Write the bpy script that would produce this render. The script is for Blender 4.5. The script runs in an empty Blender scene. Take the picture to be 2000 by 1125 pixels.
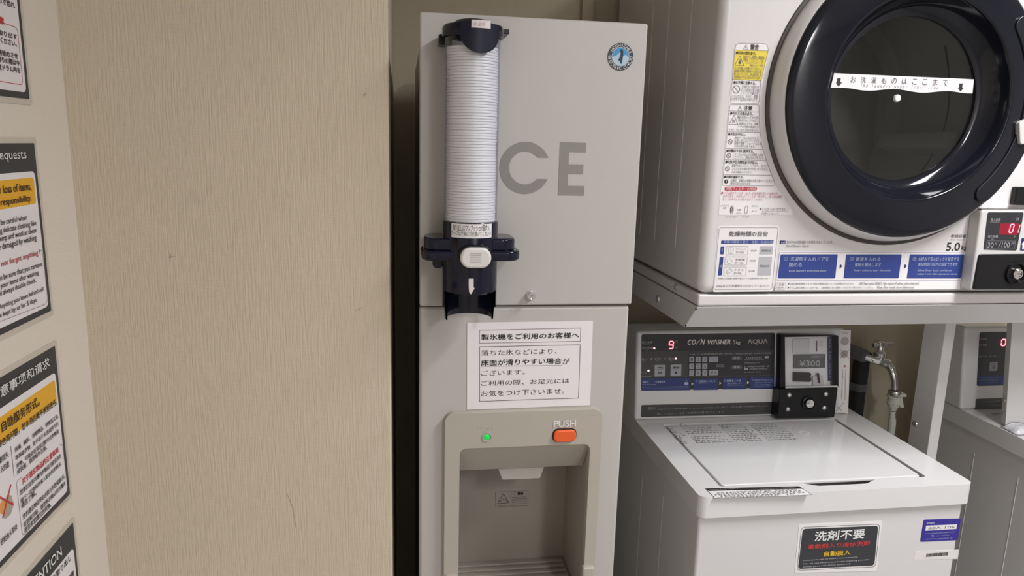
import bpy, bmesh, math, random
from mathutils import Vector, Matrix

random.seed(7)
scn = bpy.context.scene
COL = scn.collection
H = 1.45                                   # eye height of the photographer

# ------------------------------------------------------------------ camera
YAW, PITCH, ROLL, FPX = math.radians(-8.84), math.radians(11.295), math.radians(-1.488), 1405.7
def cam_axes():
    cy, sy, cp, sp = math.cos(YAW), math.sin(YAW), math.cos(PITCH), math.sin(PITCH)
    f = Vector((-sy*cp, cy*cp, -sp)); r = Vector((cy, sy, 0)); d = f.cross(r)
    c, s = math.cos(ROLL), math.sin(ROLL)
    return c*r + s*d, -s*r + c*d, f
CR, CD, CF = cam_axes()
CAM = Vector((0, 0, H))
cam = bpy.data.cameras.new('camera')
cam.sensor_width = 36.0; cam.lens = 36.0*FPX/2000.0; cam.clip_start = 0.02
cam_ob = bpy.data.objects.new('camera', cam); COL.objects.link(cam_ob)
m = Matrix.Identity(4)
for i in range(3):
    m[i][0] = CR[i]; m[i][1] = -CD[i]; m[i][2] = -CF[i]; m[i][3] = CAM[i]
cam_ob.matrix_world = m
scn.camera = cam_ob

# ------------------------------------------------------------------ world, lights, exposure
w = bpy.data.worlds.new('room_air'); scn.world = w; w.use_nodes = True
w.node_tree.nodes['Background'].inputs[0].default_value = (0.9, 0.93, 1.0, 1)
w.node_tree.nodes['Background'].inputs[1].default_value = 0.0
def area(name, loc, size, power, col, aim=None):
    l = bpy.data.lights.new(name, 'AREA'); l.shape = 'RECTANGLE'; l.size, l.size_y = size
    l.energy = power; l.color = col
    o = bpy.data.objects.new(name, l); COL.objects.link(o); o.location = loc
    if aim: o.rotation_euler = (Vector(aim)-Vector(loc)).to_track_quat('-Z', 'Y').to_euler()
    return o
area('ceiling_lamp', (1.28, .35, 2.37), (.22, .8), 20, (.985, .975, 1.0)).data.spread = math.radians(150)
area('ceiling_lamp_rear', (.9, -1.35, 2.37), (.22, .8), 19, (.985, .975, 1.0))
scn.view_settings.view_transform = 'Standard'
scn.view_settings.look = 'None'
scn.view_settings.gamma = 1.0
scn.view_settings.use_curve_mapping = False
scn.view_settings.exposure = 0.55

# ------------------------------------------------------------------ geometry helpers
def ray(u, v):
    return CR*((u-1000)/FPX) + CD*((v-562.5)/FPX) + CF
class Plane:
    """a real plane in the room: origin, right and up; a pixel of the photo reads off a point of it"""
    def __init__(s, o, r, u):
        s.o = Vector(o); s.r = Vector(r).normalized(); s.u = Vector(u).normalized(); s.n = s.r.cross(s.u)
    def off(s, d): return Plane(s.o+s.n*d, s.r, s.u)
    def uv(s, u, v):
        d = ray(u, v); t = (s.o-CAM).dot(s.n)/d.dot(s.n); p = CAM+d*t-s.o
        return p.dot(s.r), p.dot(s.u)
    def pt(s, a, b, d=0.0): return s.o+s.r*a+s.u*b+s.n*d
    def turned(s, p0, p1):                       # same plane, its right axis along two pixels
        a0 = s.uv(*p0); a1 = s.uv(*p1); P0 = s.pt(*a0); r = (s.pt(*a1)-P0).normalized()
        return Plane(P0, r, s.n.cross(r))
class Cyl:
    """an upright cylinder face turned to the room"""
    def __init__(s, x, y, r): s.x, s.y, s.R = x, y, r
    def uv(s, u, v):
        d = ray(u, v); ox, oy = CAM.x-s.x, CAM.y-s.y
        a = d.x**2+d.y**2; b = 2*(ox*d.x+oy*d.y); c = ox*ox+oy*oy-s.R**2
        D = b*b-4*a*c
        t = (-b-math.sqrt(max(D, 0)))/(2*a); p = CAM+d*t
        return math.atan2(p.x-s.x, -(p.y-s.y))*s.R, p.z
    def pt(s, a, b, d=0.0):
        t = a/s.R; return Vector((s.x+(s.R+d)*math.sin(t), s.y-(s.R+d)*math.cos(t), b))
def roundpoly(pts, r, n=5):
    """polygon with every corner rounded; r may be a list"""
    out = []; N = len(pts)
    for i, p in enumerate(pts):
        p = Vector(p); a = Vector(pts[i-1]); b = Vector(pts[(i+1) % N])
        rr = r[i] if isinstance(r, (list, tuple)) else r
        e1 = a-p; e2 = b-p; l1, l2 = e1.length, e2.length
        if rr <= 0 or l1 < 1e-9 or l2 < 1e-9: out.append(tuple(p)); continue
        e1 /= l1; e2 /= l2; ca = max(-1, min(1, e1.dot(e2))); th = math.acos(ca)
        if th > 3.05: out.append(tuple(p)); continue
        t = min(rr/math.tan(th/2), l1*.49, l2*.49)
        s0 = p+e1*t; s1 = p+e2*t; rad = t*math.tan(th/2); c = p+(e1+e2).normalized()*math.hypot(t, rad)
        g0 = math.atan2(s0.y-c.y, s0.x-c.x); dg = math.atan2(s1.y-c.y, s1.x-c.x)-g0
        dg = (dg+math.pi) % (2*math.pi)-math.pi
        for k in range(n+1):
            out.append((c.x+rad*math.cos(g0+dg*k/n), c.y+rad*math.sin(g0+dg*k/n)))
    return out
def rrect(a0, b0, a1, b1, r, n=5): return roundpoly([(a0, b0), (a1, b0), (a1, b1), (a0, b1)], r, n)
def circ(a, b, r, n=32, t0=0.0): return [(a+r*math.cos(t0+2*math.pi*k/n), b+r*math.sin(t0+2*math.pi*k/n)) for k in range(n)]
def px(P, *pts): return [P.uv(*p) for p in pts]
def box4(P, u0, v0, u1, v1):                  # bottom-left pixel, top-right pixel
    a0, b0 = P.uv(u0, v0); a1, b1 = P.uv(u1, v1); return a0, b0, a1, b1

_txt = {}
def text_geo(s):
    if s not in _txt:
        c = bpy.data.curves.new('t', 'FONT'); c.body = s; c.resolution_u = 3; c.fill_mode = 'FRONT'
        o = bpy.data.objects.new('t', c); COL.objects.link(o)
        dg = bpy.context.evaluated_depsgraph_get(); dg.update()
        me = o.evaluated_get(dg).to_mesh()
        vs = [(v.co.x, v.co.y) for v in me.vertices]; fs = [tuple(p.vertices) for p in me.polygons]
        o.evaluated_get(dg).to_mesh_clear()
        bpy.data.objects.remove(o); bpy.data.curves.remove(c)
        xs = [v[0] for v in vs]; ys = [v[1] for v in vs]
        x0, x1, y0, y1 = min(xs), max(xs), min(ys), max(ys)
        _txt[s] = ([((x-x0)/(x1-x0), (y-y0)/max(y1-y0, 1e-6)) for x, y in vs], fs)
    return _txt[s]

LOC = {}
class MB:
    def __init__(s): s.bm = bmesh.new()
    def face(s, vs):
        vv = [s.bm.verts.new(v) for v in vs]
        try: return s.bm.faces.new(vv)
        except ValueError: return None
    def box(s, x0, y0, z0, x1, y1, z1):
        return s.hexa([(x0,y0,z0),(x1,y0,z0),(x1,y1,z0),(x0,y1,z0)], [(x0,y0,z1),(x1,y0,z1),(x1,y1,z1),(x0,y1,z1)])
    def hexa(s, lo, hi):
        a = [s.bm.verts.new(v) for v in lo]; b = [s.bm.verts.new(v) for v in hi]; n = len(a)
        s.bm.faces.new(a[::-1]); s.bm.faces.new(b)
        for i in range(n): s.bm.faces.new((a[i], a[(i+1) % n], b[(i+1) % n], b[i]))
        return s
    def plate(s, P, outer, holes=(), d0=0.0, d1=0.001):
        if not holes:
            return s.hexa([P.pt(a, b, d0) for a, b in outer], [P.pt(a, b, d1) for a, b in outer])
        lv = []
        for dd in (d0, d1):
            es = []; loops = []
            for lp in [outer]+list(holes):
                vs = [s.bm.verts.new(P.pt(a, b, dd)) for a, b in lp]; loops.append(vs)
                for i in range(len(vs)): es.append(s.bm.edges.new((vs[i], vs[(i+1) % len(vs)])))
            bmesh.ops.triangle_fill(s.bm, use_beauty=True, use_dissolve=False, edges=es, normal=P.n)
            lv.append(loops)
        for l0, l1 in zip(*lv):
            n = len(l0)
            for i in range(n): s.bm.faces.new((l0[i], l0[(i+1) % n], l1[(i+1) % n], l1[i]))
        return s
    def fill(s, P, pts, d=0.0005):
        s.face([P.pt(a, b, d) for a, b in pts]); return s
    def stroke(s, P, pts, wd, closed=False, d=0.0006):
        n = len(pts); L = []; R = []
        for i in range(n):
            p = Vector(pts[i])
            a = Vector(pts[i-1]) if (i > 0 or closed) else None
            b = Vector(pts[(i+1) % n]) if (i < n-1 or closed) else None
            t = Vector((0, 0))
            if a is not None and (p-a).length > 1e-9: t += (p-a).normalized()
            if b is not None and (b-p).length > 1e-9: t += (b-p).normalized()
            if t.length < 1e-9: t = Vector((1, 0))
            t.normalize(); nn = Vector((-t.y, t.x))*wd/2
            L.append(s.bm.verts.new(P.pt(p.x+nn.x, p.y+nn.y, d))); R.append(s.bm.verts.new(P.pt(p.x-nn.x, p.y-nn.y, d)))
        for i in range(n if closed else n-1):
            j = (i+1) % n; s.bm.faces.new((R[i], R[j], L[j], L[i]))
        return s
    def text(s, P, t, u0, v0, u1, v1, bold=0.0, shear=0.0, d=0.0008):
        a0, b0, a1, b1 = box4(P, u0, v0, u1, v1); return s.text_ab(P, t, a0, b0, a1, b1, bold, shear, d)
    def text_ab(s, P, t, a0, b0, a1, b1, bold=0.0, shear=0.0, d=0.0008):
        vs, fs = text_geo(t); h = b1-b0; ww = a1-a0-abs(shear)*h
        offs = [(0, 0)] if bold <= 0 else [(-bold*h, 0), (bold*h, 0), (0, bold*h), (0, -bold*h)]
        for k, (ox, oy) in enumerate(offs):
            nv = [s.bm.verts.new(P.pt(a0+x*ww+ox+shear*h*y, b0+y*h+oy, d+k*.00004)) for x, y in vs]
            for f in fs:
                try: s.bm.faces.new([nv[i] for i in f])
                except ValueError: pass
        return s
    def scrib(s, P, u0, v0, u1, v1, fill=1.0, d=0.0007):
        """one line of print too small to read: rows of tiny strokes"""
        a0, b0, a1, b1 = box4(P, u0, v0, u1, v1); h = max(abs(b1-b0), .0009); b0 = min(b0, b1); a = a0
        while a+h*.9 < a0+(a1-a0)*fill:
            if random.random() > .06:
                for k in range(3):
                    if random.random() < .55:
                        y = b0+h*(.1+.3*k+.1*random.random()); x = a+h*.1*random.random()
                        s.fill(P, [(x, y), (x+h*.72, y), (x+h*.72, y+h*.15), (x, y+h*.15)], d+k*.00003)
                    else:
                        x = a+h*(.1+.25*k); y = b0+h*.1*random.random()
                        s.fill(P, [(x, y), (x+h*.14, y), (x+h*.14, y+h*.8), (x, y+h*.8)], d+.00012+k*.00003)
            a += h*1.02
        return s
    def lathe(s, o, axis, prof, n=48, a0=0.0, a1=2*math.pi, xdir=None):
        """profile of (radius, distance along the axis)"""
        o = Vector(o); ax = Vector(axis).normalized()
        e1 = Vector(xdir) if xdir else (Vector((1, 0, 0)) if abs(ax.x) < .9 else Vector((0, 0, 1)))
        e1 = (e1-ax*e1.dot(ax)).normalized(); e2 = ax.cross(e1)
        full = abs(a1-a0-2*math.pi) < 1e-6; rings = []
        m = n if full else n+1
        for r, t in prof:
            if r < 1e-7: rings.append([s.bm.verts.new(o+ax*t)]*m); continue
            rings.append([s.bm.verts.new(o+ax*t+(e1*math.cos(a0+(a1-a0)*k/n)+e2*math.sin(a0+(a1-a0)*k/n))*r) for k in range(m)])
        for A, B in zip(rings, rings[1:]):
            for k in range(n):
                j = (k+1) % m; q = []
                for v in (A[k], A[j], B[j], B[k]):
                    if v not in q: q.append(v)
                if len(q) > 2:
                    try: s.bm.faces.new(q)
                    except ValueError: pass
        return s
    def tube(s, pts, rad, n=14, caps=True):
        pts = [Vector(p) for p in pts]; N = len(pts); rings = []; e1 = None
        for i, p in enumerate(pts):
            t = (pts[min(i+1, N-1)]-pts[max(i-1, 0)]).normalized()
            if e1 is None: e1 = t.orthogonal().normalized()
            e1 = (e1-t*e1.dot(t)).normalized(); e2 = t.cross(e1)
            r = rad[i] if isinstance(rad, (list, tuple)) else rad
            rings.append([s.bm.verts.new(p+(e1*math.cos(2*math.pi*k/n)+e2*math.sin(2*math.pi*k/n))*r) for k in range(n)])
        for A, B in zip(rings, rings[1:]):
            for k in range(n): s.bm.faces.new((A[k], A[(k+1) % n], B[(k+1) % n], B[k]))
        if caps: s.bm.faces.new(rings[0][::-1]); s.bm.faces.new(rings[-1])
        return s
    def ball(s, c, r, sc=(1, 1, 1), u=20, v=12):
        mt = Matrix.Translation(c) @ Matrix.Diagonal((r*sc[0], r*sc[1], r*sc[2], 1))
        bmesh.ops.create_uvsphere(s.bm, u_segments=u, v_segments=v, radius=1.0, matrix=mt); return s
    def build(s, name, mat, parent=None, bevel=0.0, seg=3, smooth=40, label=None, flat=False):
        if not flat: bmesh.ops.recalc_face_normals(s.bm, faces=s.bm.faces[:])
        base = LOC.get(parent.name, Vector()) if parent else Vector()
        if base.length: bmesh.ops.translate(s.bm, verts=s.bm.verts[:], vec=-base)
        me = bpy.data.meshes.new(name); s.bm.to_mesh(me); s.bm.free()
        me.materials.append(mat)
        o = bpy.data.objects.new(name, me); COL.objects.link(o)
        if parent: o.parent = parent
        LOC[o.name] = base
        if not flat:
            me.polygons.foreach_set('use_smooth', [True]*len(me.polygons))
            me.set_sharp_from_angle(angle=math.radians(smooth))
        if bevel > 0:
            b = o.modifiers.new('soft_edge', 'BEVEL'); b.width = bevel; b.segments = seg; b.limit_method = 'ANGLE'; b.angle_limit = math.radians(38)
            wn = o.modifiers.new('normals', 'WEIGHTED_NORMAL'); wn.keep_sharp = False
        if label: o['label'] = label
        return o
def smoothpath(pts, n=6):
    pts = [Vector(p) for p in pts]; out = []
    for i in range(len(pts)-1):
        p0 = pts[max(i-1, 0)]; p1 = pts[i]; p2 = pts[i+1]; p3 = pts[min(i+2, len(pts)-1)]
        for k in range(n):
            t = k/n
            out.append(.5*((2*p1)+(p2-p0)*t+(2*p0-5*p1+4*p2-p3)*t*t+(3*p1-p0-3*p2+p3)*t**3))
    out.append(pts[-1]); return out
def smoothpath2(pts): return [(p.x, p.y) for p in smoothpath([(a, b, 0) for a, b in pts], 5)]
def tag(o, label, cat, group=None):
    o['label'] = label; o['category'] = cat
    if group: o['group'] = group
    return o
def thing(name, label, cat, loc, group=None):
    o = bpy.data.objects.new(name, None); COL.objects.link(o); o.location = loc; o.empty_display_size = .05
    LOC[o.name] = Vector(loc)
    return tag(o, label, cat, group)
def struct(name, mb, mat, **k):
    o = mb.build(name, mat, **k); o['kind'] = 'structure'; return o

# ------------------------------------------------------------------ materials
def lin(c):
    c /= 255.0; return c/12.92 if c <= .04045 else ((c+.055)/1.055)**2.4
def rgb(r, g, b): return (lin(r), lin(g), lin(b), 1)
def mat(name, col, rough=.5, metal=0.0, spec=.5, coat=0.0, emit=None, estr=0.0, grain=0.0, gscale=200.0, mottle=0.0):
    M = bpy.data.materials.new(name); M.use_nodes = True; nt = M.node_tree; b = nt.nodes['Principled BSDF']
    b.inputs['Base Color'].default_value = col; b.inputs['Roughness'].default_value = rough
    b.inputs['Metallic'].default_value = metal; b.inputs['Specular IOR Level'].default_value = spec
    b.inputs['Coat Weight'].default_value = coat; b.inputs['Coat Roughness'].default_value = .05
    if emit: b.inputs['Emission Color'].default_value = emit; b.inputs['Emission Strength'].default_value = estr
    tc = nt.nodes.new('ShaderNodeTexCoord')
    if mottle:
        n = nt.nodes.new('ShaderNodeTexNoise'); n.inputs['Scale'].default_value = 9; n.inputs['Detail'].default_value = 5
        nt.links.new(tc.outputs['Object'], n.inputs['Vector'])
        mx = nt.nodes.new('ShaderNodeMix'); mx.data_type = 'RGBA'
        mx.inputs['A'].default_value = tuple(c*(1-mottle) for c in col[:3])+(1,); mx.inputs['B'].default_value = tuple(min(1, c*(1+mottle)) for c in col[:3])+(1,)
        nt.links.new(n.outputs['Fac'], mx.inputs['Factor']); nt.links.new(mx.outputs['Result'], b.inputs['Base Color'])
    if grain:
        n = nt.nodes.new('ShaderNodeTexNoise'); n.inputs['Scale'].default_value = gscale; n.inputs['Detail'].default_value = 3
        nt.links.new(tc.outputs['Object'], n.inputs['Vector'])
        bp = nt.nodes.new('ShaderNodeBump'); bp.inputs['Strength'].default_value = grain; bp.inputs['Distance'].default_value = .001
        nt.links.new(n.outputs['Fac'], bp.inputs['Height']); nt.links.new(bp.outputs['Normal'], b.inputs['Normal'])
    return M
def wallpaper(name, col, along, strength=.5):
    """vinyl wallpaper with an uneven upright rib and a fine cross weave"""
    M = bpy.data.materials.new(name); M.use_nodes = True; nt = M.node_tree; b = nt.nodes['Principled BSDF']
    b.inputs['Roughness'].default_value = .75; b.inputs['Specular IOR Level'].default_value = .25
    tc = nt.nodes.new('ShaderNodeTexCoord')
    def noise(sc, detail=2):
        mp = nt.nodes.new('ShaderNodeMapping'); mp.inputs['Scale'].default_value = sc
        n = nt.nodes.new('ShaderNodeTexNoise'); n.inputs['Scale'].default_value = 1; n.inputs['Detail'].default_value = detail
        nt.links.new(tc.outputs['Object'], mp.inputs['Vector']); nt.links.new(mp.outputs['Vector'], n.inputs['Vector']); return n
    h, v = ((400, 22), (70, 520)) if along == 'rib' else ((90, 330), (300, 40))
    n1 = noise((h[0], h[0], h[1])); n2 = noise((v[0], v[0], v[1])); n3 = noise((4, 4, 4), 4)
    ad = nt.nodes.new('ShaderNodeMath'); ad.operation = 'MULTIPLY_ADD'; ad.inputs[1].default_value = .3
    nt.links.new(n2.outputs['Fac'], ad.inputs[0]); nt.links.new(n1.outputs['Fac'], ad.inputs[2])
    bp = nt.nodes.new('ShaderNodeBump'); bp.inputs['Strength'].default_value = strength; bp.inputs['Distance'].default_value = .0016
    nt.links.new(ad.outputs[0], bp.inputs['Height']); nt.links.new(bp.outputs['Normal'], b.inputs['Normal'])
    mx = nt.nodes.new('ShaderNodeMix'); mx.data_type = 'RGBA'
    mx.inputs['A'].default_value = tuple(c*.94 for c in col[:3])+(1,); mx.inputs['B'].default_value = tuple(c*1.05 for c in col[:3])+(1,)
    nt.links.new(n3.outputs['Fac'], mx.inputs['Factor']); nt.links.new(mx.outputs['Result'], b.inputs['Base Color'])
    return M
def clear(name, tint, edge, rough=.03, base=.04):
    """thin clear plastic or glass: see-through, tinted, glossy towards the rim"""
    M = bpy.data.materials.new(name); M.use_nodes = True; nt = M.node_tree; nt.nodes.clear()
    out = nt.nodes.new('ShaderNodeOutputMaterial'); tr = nt.nodes.new('ShaderNodeBsdfTransparent'); gl = nt.nodes.new('ShaderNodeBsdfGlossy')
    lw = nt.nodes.new('ShaderNodeLayerWeight'); lw.inputs['Blend'].default_value = .25
    cm = nt.nodes.new('ShaderNodeMix'); cm.data_type = 'RGBA'; cm.inputs['A'].default_value = tint; cm.inputs['B'].default_value = edge
    nt.links.new(lw.outputs['Facing'], cm.inputs['Factor']); nt.links.new(cm.outputs['Result'], tr.inputs['Color'])
    gl.inputs['Roughness'].default_value = rough
    pw = nt.nodes.new('ShaderNodeMath'); pw.operation = 'POWER'; pw.inputs[1].default_value = 4.0
    l2 = nt.nodes.new('ShaderNodeLayerWeight'); l2.inputs['Blend'].default_value = .5
    nt.links.new(l2.outputs['Facing'], pw.inputs[0])
    fr = nt.nodes.new('ShaderNodeMath'); fr.operation = 'MULTIPLY_ADD'; fr.inputs[1].default_value = .7; fr.inputs[2].default_value = base
    nt.links.new(pw.outputs[0], fr.inputs[0])
    mx = nt.nodes.new('ShaderNodeMixShader')
    nt.links.new(fr.outputs[0], mx.inputs['Fac']); nt.links.new(tr.outputs[0], mx.inputs[1]); nt.links.new(gl.outputs[0], mx.inputs[2])
    nt.links.new(mx.outputs[0], out.inputs['Surface']); return M

WALL = wallpaper('beige_ribbed_wallpaper', (.615, .53, .405, 1), 'rib', .8)
WALL_L = wallpaper('lit_wallpaper', (.73, .665, .575, 1), 'weave', .25)  # base colour lightened for the light falling on the left wall
WALL_N = wallpaper('off_white_wallpaper', (.66, .64, .62, 1), 'weave', .25)
WALL_B = wallpaper('shaded_wallpaper', (.50, .44, .33, 1), 'rib', .3)  # shade of the recess darkened into the base colour
CEIL = mat('ceiling_white', (.75, .73, .69, 1), .9)
FLOOR = mat('grey_floor', (.33, .325, .32, 1), .5, mottle=.15)
ICE = mat('grey_painted_steel', (.50, .475, .445, 1), .38, grain=.03, gscale=900)
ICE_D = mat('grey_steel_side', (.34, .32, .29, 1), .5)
BEZ = mat('grey_beige_plastic', (.44, .405, .345, 1), .42, grain=.06, gscale=1200)
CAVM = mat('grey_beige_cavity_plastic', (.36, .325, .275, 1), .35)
CHUTE = mat('pale_chute_plastic', (.52, .49, .44, 1), .4)
ICEL = mat('grey_letter_print', (.25, .237, .215, 1), .45)
CREAM = mat('cream_print', (.72, .70, .66, 1), .5)
ORANGE = mat('orange_plastic', (.82, .12, .025, 1), .35)
GREEN = mat('lit_green_lamp', (.0, .5, .08, 1), .2, emit=(.0, 1, .1, 1), estr=.22)
CHROME = mat('chrome', (.72, .72, .71, 1), .12, metal=1)
STEEL = mat('satin_steel', (.62, .61, .6, 1), .3, metal=1)
DARKM = mat('dark_gap', (.018, .017, .016, 1), .6)
BLACK = mat('black_plastic', (.009, .009, .010, 1), .25, spec=.3)
BLACKM = mat('black_rubber', (.02, .02, .02, 1), .55)
NAVY = mat('navy_gloss_plastic', (.0045, .0055, .018, 1), .12, spec=.38)
NAVYD = mat('navy_door_plastic', (.0075, .0085, .0135, 1), .10, spec=.42)
NAVYP = mat('navy_pocket_plastic', (.006, .007, .012, 1), .35)
PAPER = mat('white_paper', (.80, .765, .77, 1), .7)
PAPERW = mat('white_label', (.80, .78, .78, 1), .5)
INK = mat('black_ink', (.018, .017, .018, 1), .6)
INKG = mat('grey_ink', (.12, .115, .12, 1), .6)
INKL = mat('light_grey_ink', (.30, .29, .29, 1), .6)
INKP = mat('grey_purple_ink', (.24, .18, .19, 1), .6)
RED = mat('red_ink', (.55, .05, .05, 1), .6)
REDP = mat('faded_red_ink', (.5, .13, .14, 1), .6)
YEL = mat('yellow_ink', (.78, .62, .06, 1), .5)
AMBER = mat('amber_ink', (.80, .42, .025, 1), .5)
BLUE = mat('blue_ink', (.030, .055, .24, 1), .45)
BLUEP = mat('panel_blue_film', (.024, .042, .17, 1), .35)
BLUES = mat('violet_blue_label', (.035, .025, .27, 1), .4)
BLUEK = mat('dark_blue_ink', (.022, .032, .12, 1), .35)
PALE = mat('pale_blue_print', (.42, .48, .62, 1), .5)
WHITEP = mat('white_print', (.78, .78, .76, 1), .5)
GREYP = mat('grey_print', (.43, .43, .44, 1), .5)
LAM = mat('laminate_margin', (.58, .53, .455, 1), .35)
CHAR = mat('charcoal_print', (.036, .037, .042, 1), .5)
WHITE = mat('white_enamel', (.71, .705, .70, 1), .10, spec=.6)
WHITEB = mat('white_painted_steel', (.66, .65, .64, 1), .35)
WHITES = mat('grey_white_painted_side', (.60, .59, .565, 1), .4)
WDRY = mat('white_dryer_plastic', (.68, .66, .65, 1), .3)
GREYB = mat('silver_grey_plastic', (.60, .59, .57, 1), .3)
PANEL = mat('dark_panel_film', (.028, .028, .032, 1), .3)
PANEL2 = mat('dark_grey_panel_film', (.055, .053, .053, 1), .35)
KEY = mat('grey_key_film', (.36, .36, .39, 1), .4)
LED = mat('lit_red_lamp', (.9, .3, .3, 1), .3, emit=(1, .30, .33, 1), estr=2.6)
DIG = mat('lit_red_digit', (.9, .2, .2, 1), .3, emit=(1, .16, .22, 1), estr=2.6)
REDW = mat('dark_red_window', (.10, .006, .012, 1), .3, emit=(.75, .01, .06, 1), estr=.22)
CUP = mat('white_cup_plastic', (.87, .85, .83, 1), .35)
TUBE = clear('clear_tube_plastic', (.97, .975, .985, 1), (.80, .83, .93, 1), .05, .03)
COVER = clear('clear_cover_plastic', (.98, .98, .985, 1), (.8, .82, .86, 1))
GLASS = clear('tinted_door_glass', (.78, .78, .765, 1), (.35, .35, .36, 1), .02)
DRUM = mat('grey_drum_steel', (.56, .56, .55, 1), .5)
ICEG = clear('ice', (.9, .92, .95, 1), (.6, .65, .7, 1), .1)
GAPB = mat('brown_rubber_gasket', (.055, .048, .042, 1), .5)
PIPE = mat('black_pipe_foam', (.018, .018, .02, 1), .7, grain=.4, gscale=150)
HOSE = mat('ivory_hose_plastic', (.72, .71, .65, 1), .4)
IVORY = mat('ivory_plastic', (.72, .71, .62, 1), .35)
SILV = mat('silver_coin_plate', (.88, .87, .87, 1), .4)

# ------------------------------------------------------------------ the room
YP = 1.09                                   # face of the beige partition
XL = -0.452                                 # left wall
XP = -0.0185                                # right edge of the partition
YB = 1.80                                   # back wall of the recess
ZT = 2.40
struct('floor', MB().box(-.6, -1.9, -.1, 2.9, 1.95, 0), FLOOR)
struct('ceiling', MB().box(-.6, -1.9, ZT, 2.9, 1.95, ZT+.1), CEIL)
struct('wall_left', MB().box(XL-.1, -1.9, 0, XL, YP+.001, ZT), WALL_L)
struct('wall_partition', MB().box(XL-.05, YP, 0, XP, YB, ZT), WALL, bevel=.003, seg=2)
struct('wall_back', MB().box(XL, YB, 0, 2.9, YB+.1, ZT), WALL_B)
struct('wall_right', MB().box(2.8, -1.9, 0, 2.9, YB, ZT), WALL_N)
struct('wall_rear', MB().box(XL, -1.9, 0, 2.8, -1.8, ZT), WALL_N)
FR = lambda y: Plane((0, y, 0), (1, 0, 0), (0, 0, 1))
SCUFF = mat('wallpaper_scuff', (.40, .34, .27, 1), .8)
WF = FR(YP); m = MB()
for q in (((708, 186), (716, 184)), ((712, 180), (711, 190)), ((328, 503), (342, 500)), ((334, 496), (332, 512)), ((560, 962), (572, 992), (578, 1030)), ((695, 607), (708, 600))): m.stroke(WF, [WF.uv(*p) for p in q], .0010, d=.0004)
sc_ = m.build('scuff_marks', SCUFF, bpy.data.objects['wall_partition'], flat=True)
a0, _ = FR(YB-.02).uv(1138, 10); a1, _ = FR(YB-.02).uv(1161, 10)
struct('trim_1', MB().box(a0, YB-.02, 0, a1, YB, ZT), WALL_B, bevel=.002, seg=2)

# ------------------------------------------------------------------ laminated notices on the left wall
LW = Plane((XL, 0, 0), (0, 1, 0), (0, 0, 1))
LW2 = LW.off(.0012)
AR, AL = .989, .692
def notice(label, z0, z1, header):
    t = thing('laminated_notice', label, 'notice', (XL, (AL+AR)/2, z0), 'laminated notices on the left wall')
    MB().plate(LW, rrect(AL-.007, z0-.007, AR+.007, z1+.007, .004), d0=.0002, d1=.0008).build('laminate', LAM, t)
    s = MB().plate(LW, rrect(AL, z0, AR, z1, .0015), d0=.0008, d1=.0012).build('printed_sheet', CHAR, t)
    MB().plate(LW, rrect(AL+.006, z0+.0075, AR-.0065, z1-header, .007), d0=.0012, d1=.0014).build('white_panel', PAPER, s)
    return t, s
def lines(items, material, parent, name='lettering', bold=0.0, d=.0008):
    m = MB()
    for t_, uL, uR, vT, vB in items:
        a1, b1 = LW2.uv(uR, vT); b0 = LW2.uv(uR, vB)[1]; a0 = LW2.uv(uL, vB+(uR-uL)*(.0 if vB < 330 else (vB-290)/735))[0]
        m.text_ab(LW2, t_, a0, b0, a1, b1, bold, d=d)
    return m.build(name, material, parent, flat=True)
def letters(P, items, material, parent, name='lettering', bold=0.0, d=.0008, shear=0.0):
    m = MB()
    for it in items: m.text(P, it[0], *it[1:5], bold=it[5] if len(it) > 5 else bold, d=d, shear=shear)
    return m.build(name, material, parent, flat=True)
def zof(u, v): return LW.uv(u, v)[1]
zs = dict(p1b=zof(53.8, 193.5), p2t=zof(65, 279.6), p2b=zof(99.6, 606), p3t=zof(104, 676), p3b=zof(135.5, 964), p4t=zof(142.5, 1018.7))
# first
t, s = notice('topmost laminated notice on the left wall, red-ruled Japanese text, cut off by the frame', zs['p1b'], zs['p1b']+.211, .035)
lines([('すので恐れ', -12, 27, 5, 16), ('が取り出す', -12, 31, 67, 77), ('承ください。', -8, 30.5, 80, 91), ('の時始めさせ', -12, 33, 104, 115),
       ('お帰りの際は今', -12, 36.5, 118, 129), ('一度ドラム内を', -12, 37.5, 132, 143)], INK, s, bold=.02)
lines([('注意', -16, 6, 34, 48)], RED, s, 'red_lettering', .03)
MB().stroke(LW2, roundpoly(px(LW2, (-60, 22), (12, 47)), 0)+roundpoly(px(LW2, (12, 47), (33, 54), (44, 166), (0, 158.7), (-60, 147)), [0, .006, .006, 0, 0]), .0007).build('red_rule', RED, s, flat=True)
# second
t, s = notice('laminated English notice with amber box, second from the top on the left wall', zs['p2b'], zs['p2t'], .034)
yb = [LW2.uv(67.6, 398)[1], LW2.uv(64, 346.5)[1]]
MB().plate(LW2, rrect(AL+.014, yb[0], LW2.uv(67.5, 372)[0], yb[1], .004), d0=0, d1=.0004).build('amber_box', AMBER, s)
lines([('Requests', -12, 48.8, 292, 315)], WHITEP, s, 'header_lettering')
lines([('for loss of items,', -12, 58, 356, 373), ('the responsibility.', -20, 58.7, 380, 396), ('be careful when', 0, 50, 419, 429), ('washing delicate clothing like', -26, 68.3, 430, 443),
       ('hemp and wool as these', -6, 68.7, 444, 457), ('be damaged by washing.', -8, 69.7, 458, 472), ('please be sure that you remove', -18, 80, 510, 523),
       ('your items after washing', 0, 73, 527, 539), ('and always double check.', -10, 68, 542, 554), ('Anything you leave behind will', -4, 82.5, 560, 571), ('be kept by us for 5 days.', -6, 70, 580, 592)], INK, s, bold=.012, d=.0012)
lines([('not forget anything !', 2, 76.5, 487, 500)], REDP, s, 'red_lettering', .02)
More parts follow.
